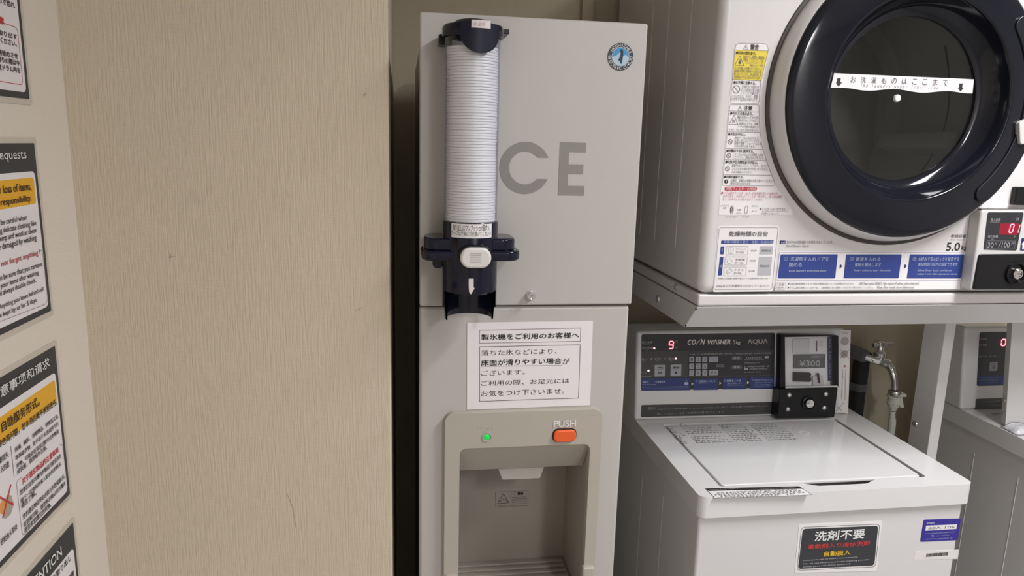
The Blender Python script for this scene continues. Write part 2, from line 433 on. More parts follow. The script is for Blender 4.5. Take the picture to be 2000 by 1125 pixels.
MB().stroke(LW2, roundpoly(px(LW2, (77.5, 489), (81.5, 489), (93.5, 592), (0, 627.6), (-60, 652)), [0, .004, .009, 0, 0]), .0006).build('rule', INKP, s, flat=True)
# third
t, s = notice('laminated Chinese notice with amber box and crossed-out picture, third down the left wall', zs['p3b'], zs['p3t'], .034)
yb = [LW2.uv(110, 786)[1], LW2.uv(105, 742.6)[1]]
MB().plate(LW2, rrect(AL+.014, yb[0], LW2.uv(108.5, 765)[0], yb[1], .004), d0=0, d1=.0004).build('amber_box', AMBER, s)
lines([('意事项和请求', 0, 94, 697, 717)], WHITEP, s, 'header_lettering', .012)
lines([('自助服务形式。', 2, 74, 773, 793), ('掉色等问题，恕本酒店概不承担责任。', -6, 109, 777, 791), ('丝绸、麻料、丝绵物品、特殊加工品', 27, 110.7, 808, 817.5),
       ('等高级衣物，及不适于水洗或烘干的', 28.5, 111.5, 823, 832), ('衣物，可能会在洗涤过程中对衣物造', 30, 112.5, 837, 846.5), ('成损害，请您格外注意。', 32, 89, 868, 878.5),
       ('磨损失', -4, 14, 880, 893), ('人的遗', 0, 15, 899, 912), ('还给他人带来', 0, 31, 1022, 1035),
       ('您遗忘在洗衣槽内的物品可能会存在', 37, 117, 885, 894.5), ('被下一位使用的客人取出来的情况，', 38.4, 117.8, 900, 909), ('请您了解。', 40, 68, 956, 967.5),
       ('您的遗忘物品将会由前台为您保管5天。', 42.6, 125, 924, 934), ('在您离开前，请您再次确认洗衣槽内', 44, 125, 939, 949), ('是否有您遗忘的衣物。', 46.3, 97, 979, 990.5)], INK, s, bold=.012, d=.0012)
lines([('关于遗忘物品的注意事项', 42, 112.4, 872, 884)], RED, s, 'red_lettering', .025)
fr_ = roundpoly(px(LW2, (114, 870), (121, 866.6), (133.5, 973), (43, 1048), (31, 941), (41, 932)), [0, .004, .007, .007, .004, 0])
m = MB(); m.stroke(LW2, fr_, .0006); m.stroke(LW2, px(LW2, (20, 871), (27, 930.7)), .001); m.build('rule', INKP, s, flat=True)
m = MB(); m.plate(LW2, roundpoly(px(LW2, (5, 990), (14, 965), (22, 968), (27, 985), (20, 1005), (8, 1016)), .003), d0=0, d1=.0003).build('clothes_picture', mat('washed_out_clothes_print', (.42, .36, .3, 1), .6), s)
MB().plate(LW2, circ(*LW2.uv(5, 990), .008, 16), d0=0, d1=.0004).build('orange_spot', mat('orange_print', (.75, .33, .1, 1), .6), s)
m = MB(); m.stroke(LW2, px(LW2, (-4, 970), (25, 985)), .0022, d=.0009); m.stroke(LW2, px(LW2, (4, 1012), (20, 946)), .0022, d=.001); m.build('red_cross', RED, s, flat=True)
# fourth
t, s = notice('lowest laminated notice on the left wall, dark header with white capitals', zs['p4t']-.211, zs['p4t'], .034)
lines([('ATTENTION', 36, 117.8, 1066, 1086)], WHITEP, s, 'header_lettering', .02)
lines([('物を取り出し', 93, 137, 1081, 1094), ('意', 135, 143, 1112, 1126)], INK, s, bold=.015)

# ------------------------------------------------------------------ ice machine
YI = 1.126
ice = thing('ice_dispenser', 'tall grey ice machine standing in the recess beside the beige partition', 'ice machine', (.202, 1.42, 0))
zt = H+.188; zseam = H-.258; IX0, IX1 = .027, .3775
for fx in (.06, .34):
    for fy in (1.2, 1.66): MB().lathe((fx, fy, 0), (0, 0, 1), [(0, 0), (.016, 0), (.016, .02), (0, .02)], 16).build('foot', BLACKM, ice)
door = MB().box(IX0, YI, zseam+.0012, IX1, YI+.030, zt).build('upper_door', ICE, ice, bevel=.0035)
IP = FR(YI); IB = FR(YI+.004)
m = MB()                                     # ICE in grey print
cx, cz = IP.uv(1025.5, 328); ro = (IP.uv(1075, 328)[0]-IP.uv(976, 328)[0])/2*1.0; ro = max(ro, .039)
ri = ro-.0148; zc = .0165
to, ti = math.asin((zc)/ro), math.asin(zc/ri)
arc = [(cx+ro*math.cos(a), cz+ro*math.sin(a)) for a in [to+(2*math.pi-2*to)*k/48 for k in range(49)]]
arci = [(cx+ri*math.cos(a), cz+ri*math.sin(a)) for a in [ti+(2*math.pi-2*ti)*k/48 for k in range(49)]]
for k in range(48): m.fill(IP, [arc[k], arc[k+1], arci[k+1], arci[k]], .0006)
e0, f0, e1, f1 = box4(IP, 1090, 381, 1145, 279); sw = .0148
fm = (f0+f1)/2; m.fill(IP, [(e0, f0), (e1, f0), (e1, f0+sw), (e0+sw, f0+sw), (e0+sw, fm-sw/2), (e1-.003, fm-sw/2), (e1-.003, fm+sw/2), (e0+sw, fm+sw/2), (e0+sw, f1-sw), (e1, f1-sw), (e1, f1), (e0, f1)], .0006)
i0, _ = IP.uv(941, 330); m.fill(IP, [(i0, f0), (i0+sw, f0), (i0+sw, f1), (i0, f1)], .0006)
m.build('ice_lettering', ICEL, door, flat=True)
# emblem
ea, eb = IP.uv(1211.5, 111); er = .0205
em = MB().plate(IP, circ(ea, eb, er, 40), d0=0, d1=.0008).build('emblem', mat('emblem_navy', (.012, .016, .035, 1), .35), ice)
EP = IP.off(.0008)
MB().plate(EP, circ(ea, eb, er*.69, 32), d0=0, d1=.0002).build('emblem_rim', mat('emblem_silver', (.6, .63, .65, 1), .4), em)
MB().plate(EP, circ(ea, eb, er*.655, 32), d0=.0002, d1=.0004).build('emblem_sky', mat('emblem_sky_blue', (.02, .27, .52, 1), .4), em)
rs = er*.655
low = [(ea+rs*math.cos(a), eb+rs*math.sin(a)) for a in [math.pi+.05+(math.pi-.1)*k/18 for k in range(19)]]
MB().fill(EP, low+[(ea+rs*.62, eb+rs*.28), (ea+rs*.25, eb+rs*.05), (ea-rs*.1, eb+rs*.5), (ea-rs*.5, eb+rs*.1)], .0006).build('emblem_mountains', mat('emblem_snow', (.42, .55, .66, 1), .5), em, flat=True)
pg = [(-.30, -.35), (-.12, -.12), (-.02, .32), (.02, .45), (-.10, .55), (-.06, .78), (.12, .85), (.26, .72), (.30, .35), (.26, -.25), (.16, -.80), (.02, -.72), (-.06, -.50)]
MB().fill(EP, [(ea+x*rs, eb+y*rs) for x, y in pg], .0008).build('emblem_penguin', mat('emblem_dark', (.01, .02, .035, 1), .5), em, flat=True)
m = MB()
def arctext(m, s_, c0, step, r, flip):
    for i, ch in enumerate(s_):
        if ch == ' ': continue
        t_ = math.radians(c0+step*i); u_ = Vector((math.cos(t_), math.sin(t_)))
        up = Vector((u_.x, 0, u_.y))*(-1 if flip else 1); rt = up.cross(Vector((0, 1, 0)))*-1
        rt = Vector((up.z, 0, -up.x))
        P_ = Plane(EP.pt(ea+u_.x*r, eb+u_.y*r, 0), rt, up)
        hh = er*.21; ww = hh*(.35 if ch in 'I.,' else .95)
        m.text_ab(P_, ch, -ww/2, -hh/2, ww/2, hh/2, bold=.0, d=.0004)
arctext(m, 'HOSHIZAKI', 144, -14.8, er*.835, False)
arctext(m, 'ELECTRIC CO.LTD', 183, 12.6, er*.835, True)
m.build('emblem_lettering', CREAM, em, flat=True)
# key lock on the door
la, lb = IP.uv(1036, 576)
lk = MB().lathe((la, YI, lb), (0, -1, 0), [(0, 0), (.0075, 0), (.0075, .003), (.0068, .003), (.0066, .0105), (.0058, .0115), (.0045, .0115), (.0043, .0098), (0, .0098)], 28).build('door_lock', CHROME, ice)
MB().box(la-.003, YI-.0103, lb-.0005, la+.003, YI-.0095, lb+.0007).build('key_slot', DARKM, lk)
# lower front
b0x, b1x = .0265, .3755
bz = box4(FR(YI-.009), 869, 818, 1178, 801); bzx0, bzx1, bzt = bz[0], bz[2], (FR(YI-.009).uv(878, 809)[1]+FR(YI-.009).uv(1163, 798)[1])/2
op = FR(YI-.009); ox0 = op.uv(897, 960)[0]; ox1 = op.uv(1151, 900)[0]; oz1 = (op.uv(905, 877.5)[1]+op.uv(1140, 867)[1])/2; oz0 = H-.97
m = MB(); m.plate(IB, [(b0x, .03), (b1x, .03), (b1x, zseam-.0012), (b0x, zseam-.0012)], [rrect(ox0-.004, oz0-.004, ox1+.004, oz1+.004, .012)], d0=-.024, d1=0)
m.build('lower_panel', ICE, ice, bevel=.006)
m = MB(); m.plate(IB, rrect(bzx0, H-1.0, bzx1, bzt, .016, 6), [rrect(ox0, oz0, ox1, oz1, .011, 6)], d0=-.002, d1=.013)
bezel = m.build('dispensing_bezel', BEZ, ice, bevel=.005, seg=4)
ydeep = 1.293
m = MB(); CBF = FR(YI+.032)
m.plate(CBF, [(.031, .02), (.372, .02), (.372, H+.157), (.031, H+.157)], [[(ox0-.009, oz0-.009), (ox1+.009, oz0-.009), (ox1+.009, oz1+.009), (ox0-.009, oz1+.009)]], d0=-.145, d1=0)
m.box(.031, YI+.177, .02, .372, 1.71, H+.157); m.build('cabinet', ICE_D, ice)
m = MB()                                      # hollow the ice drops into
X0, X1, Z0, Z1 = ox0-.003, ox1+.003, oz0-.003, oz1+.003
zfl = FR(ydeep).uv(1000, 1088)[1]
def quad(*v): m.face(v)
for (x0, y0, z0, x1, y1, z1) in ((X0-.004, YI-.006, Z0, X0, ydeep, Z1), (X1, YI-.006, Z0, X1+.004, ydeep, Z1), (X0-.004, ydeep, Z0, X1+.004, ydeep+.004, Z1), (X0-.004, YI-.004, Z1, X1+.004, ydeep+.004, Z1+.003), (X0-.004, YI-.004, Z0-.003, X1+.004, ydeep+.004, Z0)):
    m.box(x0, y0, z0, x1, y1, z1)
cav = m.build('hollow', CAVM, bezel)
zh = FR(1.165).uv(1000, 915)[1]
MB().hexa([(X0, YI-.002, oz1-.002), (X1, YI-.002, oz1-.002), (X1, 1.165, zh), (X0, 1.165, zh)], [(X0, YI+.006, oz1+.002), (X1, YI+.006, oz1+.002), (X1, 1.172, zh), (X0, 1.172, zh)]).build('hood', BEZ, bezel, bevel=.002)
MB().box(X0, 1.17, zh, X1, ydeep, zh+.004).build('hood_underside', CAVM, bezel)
CP_ = FR(1.175)
c0 = CP_.uv(972, 914); c1 = CP_.uv(1064, 911); c2 = CP_.uv(1055, 935); c3 = CP_.uv(981, 938)
MB().plate(CP_, [c0, c3, c2, c1], d0=-.06, d1=0).build('chute', CHUTE, bezel, bevel=.002)
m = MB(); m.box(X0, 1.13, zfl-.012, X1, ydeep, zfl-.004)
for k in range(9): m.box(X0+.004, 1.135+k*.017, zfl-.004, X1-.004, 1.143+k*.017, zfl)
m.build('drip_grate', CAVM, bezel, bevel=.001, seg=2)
zr = op.uv(1155, 1103)[1]
m = MB(); m.box(bzx1-.024, YI-.018, H-1.0, bzx1-.002, YI-.004, zr); m.box(bzx0+.002, YI-.018, H-1.0, bzx0+.024, YI-.004, zr); m.box(bzx0+.002, YI-.018, H-1.0, bzx1-.002, YI-.004, oz0-.005)
m.build('drip_tray_rim', BEZ, bezel, bevel=.004)
# lamp, push button, print
ga, gb = op.uv(951, 853.5)
MB().lathe((ga, YI-.009, gb), (0, -1, 0), [(.0082, -.001), (.0082, .0016), (.007, .0016), (.0062, .0004), (.0062, -.001)], 28).build('lamp_ring', BEZ, bezel)
MB().ball((ga, YI-.0085, gb), .0055, (1, .5, 1)).build('power_lamp', GREEN, bezel, label='glowing green lamp')
BU = op; u0, v0, u1, v1 = box4(BU, 1080, 862, 1124.5, 837.5)
MB().plate(BU, roundpoly([(u0-.0015, v0-.0015), (u1+.0015, v0-.0015), (u1+.0015, v1+.0015), (u0-.0015, v1+.0015)], .0095, 8), d0=-.001, d1=.0005).build('button_gap', DARKM, bezel)
MB().plate(BU, rrect(u0, v0, u1, v1, .0085, 8), d0=0, d1=.006).build('push_button', ORANGE, bezel, bevel=.0025, label='orange capsule push button')
letters(op, [('PUSH', 1081, 834, 1124.5, 820, .05)], CREAM, bezel)
letters(op, [('POWER', 936, 838.5, 967.5, 831)], mat('faint_print', (.58, .53, .47, 1), .5), bezel, 'power_lettering')
WP = FR(ydeep)
m = MB(); wq = px(WP, (968, 990), (1031, 987), (1031.5, 958.5), (967.5, 961)); m.stroke(WP, wq, .0006, True); m.stroke(WP, px(WP, (998, 960), (998, 988.5)), .0004)
tri = px(WP, (971.5, 983), (994, 981.5), (983, 964)); m.stroke(WP, tri, .0016, True)
m.stroke(WP, px(WP, (977, 979.5), (983, 975), (988, 976), (990, 979)), .0009); m.text(WP, '警告', 1010.5, 966.5, 1022, 960.5, bold=.05); m.stroke(WP, px(WP, (1001, 965.5), (1007, 965.2), (1004, 960.3)), .0005, True)
for k in range(5): m.scrib(WP, 1000, 972+k*3.2, 1030, 969+k*3.2)
m.scrib(WP, 972, 988, 994, 985)
m.build('warning_sticker_print', INK, bezel, flat=True)

# notice taped to the ice machine
NP = IB.turned((912, 800), (1152.5, 791))
nt_ = thing('paper_notice', 'white paper with boxed Japanese text taped below the cup dispenser', 'notice', NP.pt(.1, 0))
na = [NP.uv(912, 800), NP.uv(1152.5, 791), NP.uv(1158, 626.5), NP.uv(912.5, 630)]
sh = MB().plate(NP, na, d0=.0004, d1=.0009).build('sheet', PAPER, nt_)
letters(NP, [('落ちた氷などにより、', 939.5, 694.5, 1088, 680), ('が', 1098, 711, 1113, 698.5), ('ございます。', 939.5, 733.5, 1025, 721), ('ご利用の際、お足元には', 939.5, 753.5, 1112, 738), ('お気をつけ下さいませ。', 939.5, 774, 1102, 757.5)], INK, sh, d=.0012)
letters(NP, [('製氷機をご利用のお客様へ', 940, 664, 1130.7, 648.5, .022), ('床面が滑りやすい場合', 939.5, 714.5, 1097, 698.5, .022)], INK, sh, 'bold_lettering', d=.0012)
m = MB(); m.stroke(NP, px(NP, (936.5, 783.5), (1129.5, 777), (1133, 673), (936.5, 677)), .0011, True, .0012); m.stroke(NP, px(NP, (939.5, 715.5), (1097, 713)), .0004, d=.0012)
m.build('text_box', INK, sh, flat=True)
MB().stroke(NP, px(NP, (936.5, 670), (1133.5, 666), (1134, 640.5), (936.5, 644.8)), .0012, True, .0012).build('heading_box', INKP, sh, flat=True)

# ice chips left in the hollow
for k, (u, v, r) in enumerate(((1064, 1109, .009), (1052, 1114, .006), (1078, 1117, .005))):
    a, b = FR(1.2).uv(u, v); m = MB(); bmesh.ops.create_icosphere(m.bm, subdivisions=1, radius=r, matrix=Matrix.Translation((a, 1.2, zfl+r*.55)) @ Matrix.Rotation(k+.4, 4, 'X') @ Matrix.Diagonal((1.2, .8, .8, 1)))
    for vtx in m.bm.verts: vtx.co += Vector((random.uniform(-1, 1), random.uniform(-1, 1), random.uniform(-.4, 1)))*r*.18
    lo = min(vtx.co.z for vtx in m.bm.verts)
    for vtx in m.bm.verts: vtx.co.z += zfl-lo
    o = m.build('ice_chip', ICEG, smooth=10)
    tag(o, ('largest clear ice chip on the drip grate', 'small ice chip just left of the largest chip on the grate', 'small ice chip right of the largest chip on the grate')[k], 'ice', 'ice chips on the drip grate')

# ------------------------------------------------------------------ cup dispenser on the ice machine door
TX, TY, TR = FR(1.072).uv(921, 260)[0], 1.072, .0395
zU = FR(TY-TR).uv(930, 76)[1]; zM = FR(TY-TR).uv(925, 436)[1]; zB = FR(TY-TR).uv(915, 577)[1]; zE = FR(TY).uv(870, 622)[1]
cd = thing('cup_dispenser', 'navy cup dispenser with clear tube fixed to the left of the grey ice machine door', 'dispenser', (TX, TY, zE))
MB().lathe((TX, TY, 0), (0, 0, 1), [(TR, zM-.01), (TR, zU+.02), (TR-.0018, zU+.02), (TR-.0018, zM-.01), (TR, zM-.01)], 56).build('clear_tube', TUBE, cd)
hz = zM
HR = .0415
m = MB(); m.lathe((TX, TY, 0), (0, 0, 1), [(HR-.003, zB+.002), (HR-.002, zB), (HR, zB+.002), (HR, hz-.002), (HR-.001, hz), (HR-.0035, hz), (HR-.0035, zB+.002)], 64)
hous = m.build('housing', NAVY, cd)
zS = FR(TY).uv(862, 597)[1]
m = MB(); m.lathe((TX, TY, 0), (0, 0, 1), [(HR-.003, zS+.001), (HR-.0015, zS), (HR, zS+.001), (HR, zB+.006), (HR-.003, zB+.006), (HR-.003, zS+.001)], 40, math.radians(-22), math.radians(202)); m.build('skirt', NAVY, cd)
m = MB(); m.lathe((TX, TY, 0), (0, 0, 1), [(HR-.0068, zE), (HR-.0048, zE), (HR-.004, zE+.002), (HR-.0032, zE+.016), (HR-.0032, zS+.012), (HR-.0062, zS+.012), (HR-.0066, zE+.002), (HR-.0068, zE)], 40, math.radians(-16), math.radians(196))
m.build('cup_catcher', NAVY, cd)
# side wings in two tiers
def wing(z0, z1, xa, xb, ya, yb, name):
    MB().plate(Plane((0, 0, 0), (1, 0, 0), (0, 1, 0)), rrect(xa, ya, xb, yb, .022, 8), d0=z0, d1=z1).build(name, NAVY, cd, bevel=.004)
WP2 = FR(1.06)
zw = [WP2.uv(1000, v)[1] for v in (464, 487, 507)]
xl1, xl2 = WP2.uv(829, 475)[0], WP2.uv(823.5, 490)[0]; xr1, xr2 = WP2.uv(1006, 475)[0], WP2.uv(1014.5, 497)[0]
wing(zw[1]-.002, zw[0], xl1, xr1, 1.045, YI-.012, 'upper_wing'); wing(zw[2], zw[1], xl2, xr2, 1.040, YI-.010, 'lower_wing')
MB().box(TX-.03, 1.10, zw[2]-.03, TX+.03, YI, zw[0]+.03).build('mount_plate', BLACK, cd, bevel=.003)
# release button
BP = FR(TY-HR-.004); u0, v0, u1, v1 = box4(BP, 898, 522, 958.5, 482)
MB().plate(BP, rrect(u0-.0025, v0-.0025, u1+.0025, v1+.0025, .0155, 10), d0=-.02, d1=.003).build('button_surround', BLACK, cd, bevel=.003)
bt = MB().plate(BP, rrect(u0, v0, u1, v1, .0145, 10), d0=0, d1=.012).build('release_button', mat('white_button_plastic', (.72, .71, .68, 1), .35), cd, bevel=.004, seg=4, label='white capsule release button')
m = MB()
for k in range(6): m.box(u0+.014, TY-HR-.0165, v0+.009+k*.0025, u0+.030, TY-HR-.0155, v0+.0097+k*.0025)
m.build('grip_lines', GREYP, bt)
# cap with hanging flap
m = MB(); zc0, zc1 = FR(TY-TR).uv(925, 62)[1], FR(TY-TR).uv(925, 43)[1]
m.lathe((TX, TY, 0), (0, 0, 1), [(TR+.001, zc0-.003), (TR+.0035, zc0-.003), (TR+.0045, zc0), (TR+.0045, zc1-.004), (TR+.002, zc1), (.030, zc1+.002), (.024, zc1+.007), (.018, zc1+.0085), (0, zc1+.009)], 56)
cap = m.build('cap', NAVY, cd)
CC = Cyl(TX, TY, TR+.0045)
ca, cb = CC.uv(939, 63); m = MB(); rr_ = .0285
fl = [(ca-rr_, cb+.012)]+[(ca+rr_*math.cos(math.pi+math.pi*k/24), cb+.001+(.0285)*math.sin(math.pi+math.pi*k/24)) for k in range(25)]+[(ca+rr_, cb+.012)]
top = [(fl[0][0]+(fl[-1][0]-fl[0][0])*k/24, cb+.012) for k in range(25)]
bot = fl[1:-1]
for dd in (.0005, .0028):
    vt = [m.bm.verts.new(CC.pt(a, b, dd)) for a, b in top]; vb = [m.bm.verts.new(CC.pt(a, b, dd)) for a, b in bot]
    for k in range(24): m.bm.faces.new((vb[k], vb[k+1], vt[k+1], vt[k]))
    if dd < .001: k0 = (vt, vb)
    else:
        for A, B in ((k0[1], vb), (k0[0], vt)):
            for k in range(24): m.bm.faces.new((A[k], A[k+1], B[k+1], B[k]))
m.build('cap_flap', mat('navy_satin_plastic', (.006, .007, .020, 1), .42, spec=.3), cd)
def curved(C, u0, v0, u1, v1, d, mat_, name, parent, n=14):
    a0, b0 = C.uv(u0, v0); a1, b1 = C.uv(u1, v1); m = MB()
    v0_ = [m.bm.verts.new(C.pt(a0+(a1-a0)*k/n, b0, d)) for k in range(n+1)]; v1_ = [m.bm.verts.new(C.pt(a0+(a1-a0)*k/n, b1, d)) for k in range(n+1)]
    for k in range(n): m.bm.faces.new((v0_[k], v0_[k+1], v1_[k+1], v1_[k]))
    return m.build(name, mat_, parent)
cst = curved(CC, 921, 54.5, 956, 41.5, .0034, mat('pinkish_label', (.72, .66, .65, 1), .5), 'cap_sticker', cap)
m = MB(); m.scrib(CC, 924, 51, 953, 45, d=.0038); m.build('faded_print', mat('faded_pink_print', (.6, .45, .45, 1), .6), cst, flat=True)
CH = Cyl(TX, TY, HR)
hs = curved(CH, 882, 463, 960, 436.5, .0005, PAPERW, 'housing_sticker', cd)
letters(CH, [('取り出しはワンプッシュ1個ずつ。', 885, 449.5, 956, 438.5), ('カップは手前に引き抜いてください', 883, 459, 958, 450.5)], INK, hs, d=.001)
m = MB(); ap = [CH.uv(*p) for p in ((915.5, 544), (925, 544), (925, 561), (927, 563), (919.5, 575), (916.5, 571), (915.5, 560))]; m.fill(CH, ap, .0006); m.build('arrow_mark', mat('pale_pink_print', (.75, .67, .65, 1), .5), hous, flat=True)
# brackets behind the tube
zl = FR(1.1).uv(862, 78)[1]; MB().box(FR(1.1).uv(856.5, 78)[0], 1.095, FR(1.1).uv(862, 88)[1], TX-.028, YI, FR(1.1).uv(862, 67)[1]).build('bracket', BLACK, cd, bevel=.002)
MB().box(TX+.028, 1.095, FR(1.1).uv(985, 67)[1], FR(1.1).uv(994, 62)[0], YI, FR(1.1).uv(985, 57.5)[1]).build('bracket', BLACK, cd, bevel=.001)
ea_, eb_ = FR(1.09).uv(854.5, 513); m = MB(); m.lathe((ea_, 1.083, eb_), (0, 1, 0), [(0, 0), (.007, 0), (.008, .001), (.008, YI-1.083), (0, YI-1.083)], 20); m.box(ea_, 1.095, eb_-.004, TX, YI-.008, eb_+.006); m.build('screw_ear', NAVY, cd)
# stack of cups
NC = 64
ctop = FR(TY-TR+.0024).uv(930, 88)[1]; cbot = zM-.004
cm = MB(); R_ = TR-.0024; RH = (ctop-cbot)/(NC-1)*.93
cm.lathe((0, 0, 0), (0, 0, 1), [(0, -.072), (.0235, -.072), (.0245, -.070), (R_-.0022, -RH), (R_-.0005, -RH), (R_, -RH+.0005), (R_, -.0006), (R_-.0005, 0), (R_-.0020, 0), (R_-.0028, -.001), (.0236, -.069), (0, -.0705)], 48)
cup0 = cm.build('plastic_cup', CUP)
for i in range(NC):
    o = cup0 if i == 0 else cup0.copy()
    if i: COL.objects.link(o)
    o.location = (TX+random.uniform(-.0004, .0004), TY+random.uniform(-.0004, .0004), cbot+(ctop-cbot)*i/(NC-1))
    tag(o, 'white plastic cup nested in the stack inside the clear dispenser tube', 'cup', 'cups stacked in the dispenser tube')

# ------------------------------------------------------------------ coin washers
ZTOP = H-.622; ZSK = H-.664
def seven(m, P, ch, u0, v0, u1, v1, d=.0012, shear=.08):
    a0, b0, a1, b1 = box4(P, u0, v0, u1, v1); W_, H_ = a1-a0, b1-b0; t = W_*.2
    S = {'a': (0, 2, 1, 2), 'b': (1, 1, 1, 2), 'c': (1, 0, 1, 1), 'd': (0, 0, 1, 0), 'e': (0, 0, 0, 1), 'f': (0, 1, 0, 2), 'g': (0, 1, 1, 1)}
    D = {'9': 'abcdfg', '0': 'abcdef', '1': 'bc'}
    for k in D[ch]:
        x0, y0, x1, y1 = S[k]; gx = .06*W_
        p = [a0+t/2+x0*(W_-t), b0+t/2+y0*(H_-t)/2]; q = [a0+t/2+x1*(W_-t), b0+t/2+y1*(H_-t)/2]
        if x0 == x1: p[1] += gx; q[1] -= gx
        else: p[0] += gx; q[0] -= gx
        p[0] += (p[1]-b0)*shear; q[0] += (q[1]-b0)*shear
        m.stroke(P, [p, q], t, d=d)
def washer(dx, label, second=False):
    t = thing('coin_washer', label, 'washing machine', (.815+dx, 1.44, 0), 'white coin washers')
    X0, X1, Y0, Y1 = .535+dx, 1.095+dx, 1.143, 1.665
    body = MB().box(X0+.005, Y0+.010, .03, X1-.009, Y1-.01, ZSK+.002).build('body', WHITEB, t, bevel=.006)
    for fx in (X0+.05, X1-.05):
        for fy in (Y0+.06, Y1-.06): MB().lathe((fx, fy, 0), (0, 0, 1), [(0, 0), (.022, 0), (.02, .031), (0, .031)], 16).build('foot', BLACKM, t)
    m = MB()
    for yy in (1.33, 1.46): m.box(X0+.0042, yy, .1, X0+.008, yy+.003, ZSK-.05)
    m.build('side_ribs', WHITEB, body, bevel=.0012, seg=2)
    # top plate with the lid opening and finger notch
    TP = Plane((dx, 0, ZTOP), (1, 0, 0), (0, 1, 0))
    if not second: q = [TP.uv(*p) for p in ((1296, 827), (1410, 945), (1800, 930.5), (1636, 822))]
    lx0, lx1, ly0, ly1 = LID if second else ((q[0][0]+q[1][0])/2, (q[2][0]+q[3][0])/2, (q[1][1]+q[2][1])/2, (q[0][1]+q[3][1])/2)
    if not second: globals()['LID'] = (lx0, lx1, ly0, ly1)
    n0, n1 = lx0+.155, lx0+.315
    g = .006
    outer = [(X0-dx, Y0), (X1-dx, Y0), (X1-dx, Y1), (X0-dx, Y1)]
    hole = [(lx0-g, ly1+g), (lx0-g, ly0-g), (n0, ly0-g), (n0+.03, ly0-.022), (n1-.03, ly0-.022), (n1, ly0-g), (lx1+g, ly0-g), (lx1+g, ly1+g)]
    hole = roundpoly(hole, [.006, .006, .012, .02, .02, .012, .006, .006], 4)
    m = MB(); m.plate(TP, roundpoly(outer, .016, 5), [hole], d0=ZSK-ZTOP, d1=0); pl = m.build('top_plate', WHITE, t, bevel=.008, seg=5)
    MB().box(lx0-.02+dx, ly0-.03, ZSK-.02, lx1+.02+dx, ly1+.02, ZSK+.001).build('well_floor', DARKM, pl)
    lid = MB().plate(TP, rrect(lx0, ly0, lx1, ly1, .008, 5), d0=-.008, d1=-.0005).build('lid', WHITE, t, bevel=.003, seg=4)
    # control box at the back
    bx0, bx1 = .5315+dx, 1.056+dx; zp = H-.415; yb0, yb1 = 1.515, 1.541
    bxm = MB().hexa([(bx0, yb0, ZTOP), (bx1, yb0, ZTOP), (bx1, Y1, ZTOP), (bx0, Y1, ZTOP)], [(bx0+.001, yb1, zp), (bx1-.001, yb1, zp), (bx1-.004, Y1-.03, zp-.004), (bx0+.004, Y1-.03, zp-.004)])
    box = bxm.build('control_box', WHITE, t, bevel=.007, seg=4)
    P = Plane((dx, yb0, ZTOP), (1, 0, 0), (0, yb1-yb0, zp-ZTOP))
    C = P
    if second: P = Plane((0, yb0, ZTOP), (1, 0, 0), (0, yb1-yb0, zp-ZTOP))
    if second:
        A = P.uv(1908, 764)
        k0 = P.uv(1907.5, 754); k1 = P.uv(1909, 649)
        f = MB().plate(P, rrect(k0[0], k0[1], k0[0]+.335, k1[1], .005), d0=0, d1=.0008).build('display_film', PANEL, box)
        Q = P.off(.0008)
        letters(Q, [('投入金額', 1910, 664.5, 1927, 660), ('残り時間', 1910, 676, 1927, 671.5)], GREYP, f)
        m = MB(); bl = box4(Q, 1911, 752, 1957, 733); m.plate(Q, [(bl[0], bl[1]), (bl[0]+.10, bl[1]), (bl[0]+.10, bl[3]), (bl[0], bl[3])], d0=0, d1=.0003); m.build('blue_band', BLUE, f)
        m = MB()
        for v in (739, 744, 749): m.scrib(Q, 1912, v, 1950, v-3.5, d=.0009)
        m.scrib(Q, 1911, 698, 1950, 694, .9); m.build('fine_print', GREYP, f, flat=True)
        kk = box4(Q, 1931.5, 724.5, 1948, 706.5); ky = MB().plate(Q, rrect(*kk, .002), d0=0, d1=.0012).build('pause_key', KEY, f)
        m = MB(); m.stroke(Q, px(Q, (1938.5, 721), (1938.8, 714.5)), .0016, d=.0016); m.stroke(Q, px(Q, (1941.5, 721), (1941.8, 714.5)), .0016, d=.0016); m.scrib(Q, 1933, 711.5, 1946, 709, d=.0016); m.build('pause_mark', INK, ky, flat=True)
        m = MB(); seven(m, Q, '0', 1953.5, 676, 1964, 661.5); m.build('lit_digit', DIG, f, flat=True)
        s0 = P.uv(1904.5, 802); s1 = P.uv(1906, 779)
        f2 = MB().plate(P, rrect(s0[0], s0[1], s0[0]+.335, s1[1], .004), d0=0, d1=.0008).build('notice_strip', PANEL2, box)
        m = MB(); m.scrib(Q, 1920, 785.5, 1955, 782); m.scrib(Q, 1932, 794, 1955, 790.5); m.build('fine_print', GREYP, f2, flat=True)
        k0 = .871-.0+dx
        MB().plate(C, rrect(.872, .004, .995, .198, .006), d0=0, d1=.03).build('coin_unit', BLACK, box, bevel=.004)
        return t
    # --- everything the photo shows on the nearer washer
    f = MB().plate(P, roundpoly(px(P, (1252, 763), (1512, 757), (1513, 649.8), (1253, 653)), .004), d0=0, d1=.0008).build('display_film', PANEL, box)
    Q = P.off(.0008)
    X = lambda u, v: (1220+u/4.545, 600+v/4.545)
    def XT(s_, u0, v0, u1, v1, bold=0.0): return (s_,)+X(u0, v0)+X(u1, v1)+(bold,)
    MB().plate(Q, px(Q, X(148, 628), X(1330, 608), X(1332, 378), X(150, 392)), d0=0, d1=.0002).build('grey_field', PANEL2, f)
    MB().plate(Q, roundpoly(px(Q, X(560, 612), X(1325, 600), X(1325, 396), X(562, 404)), .003), d0=.0002, d1=.0004).build('keypad_field', PANEL, f)
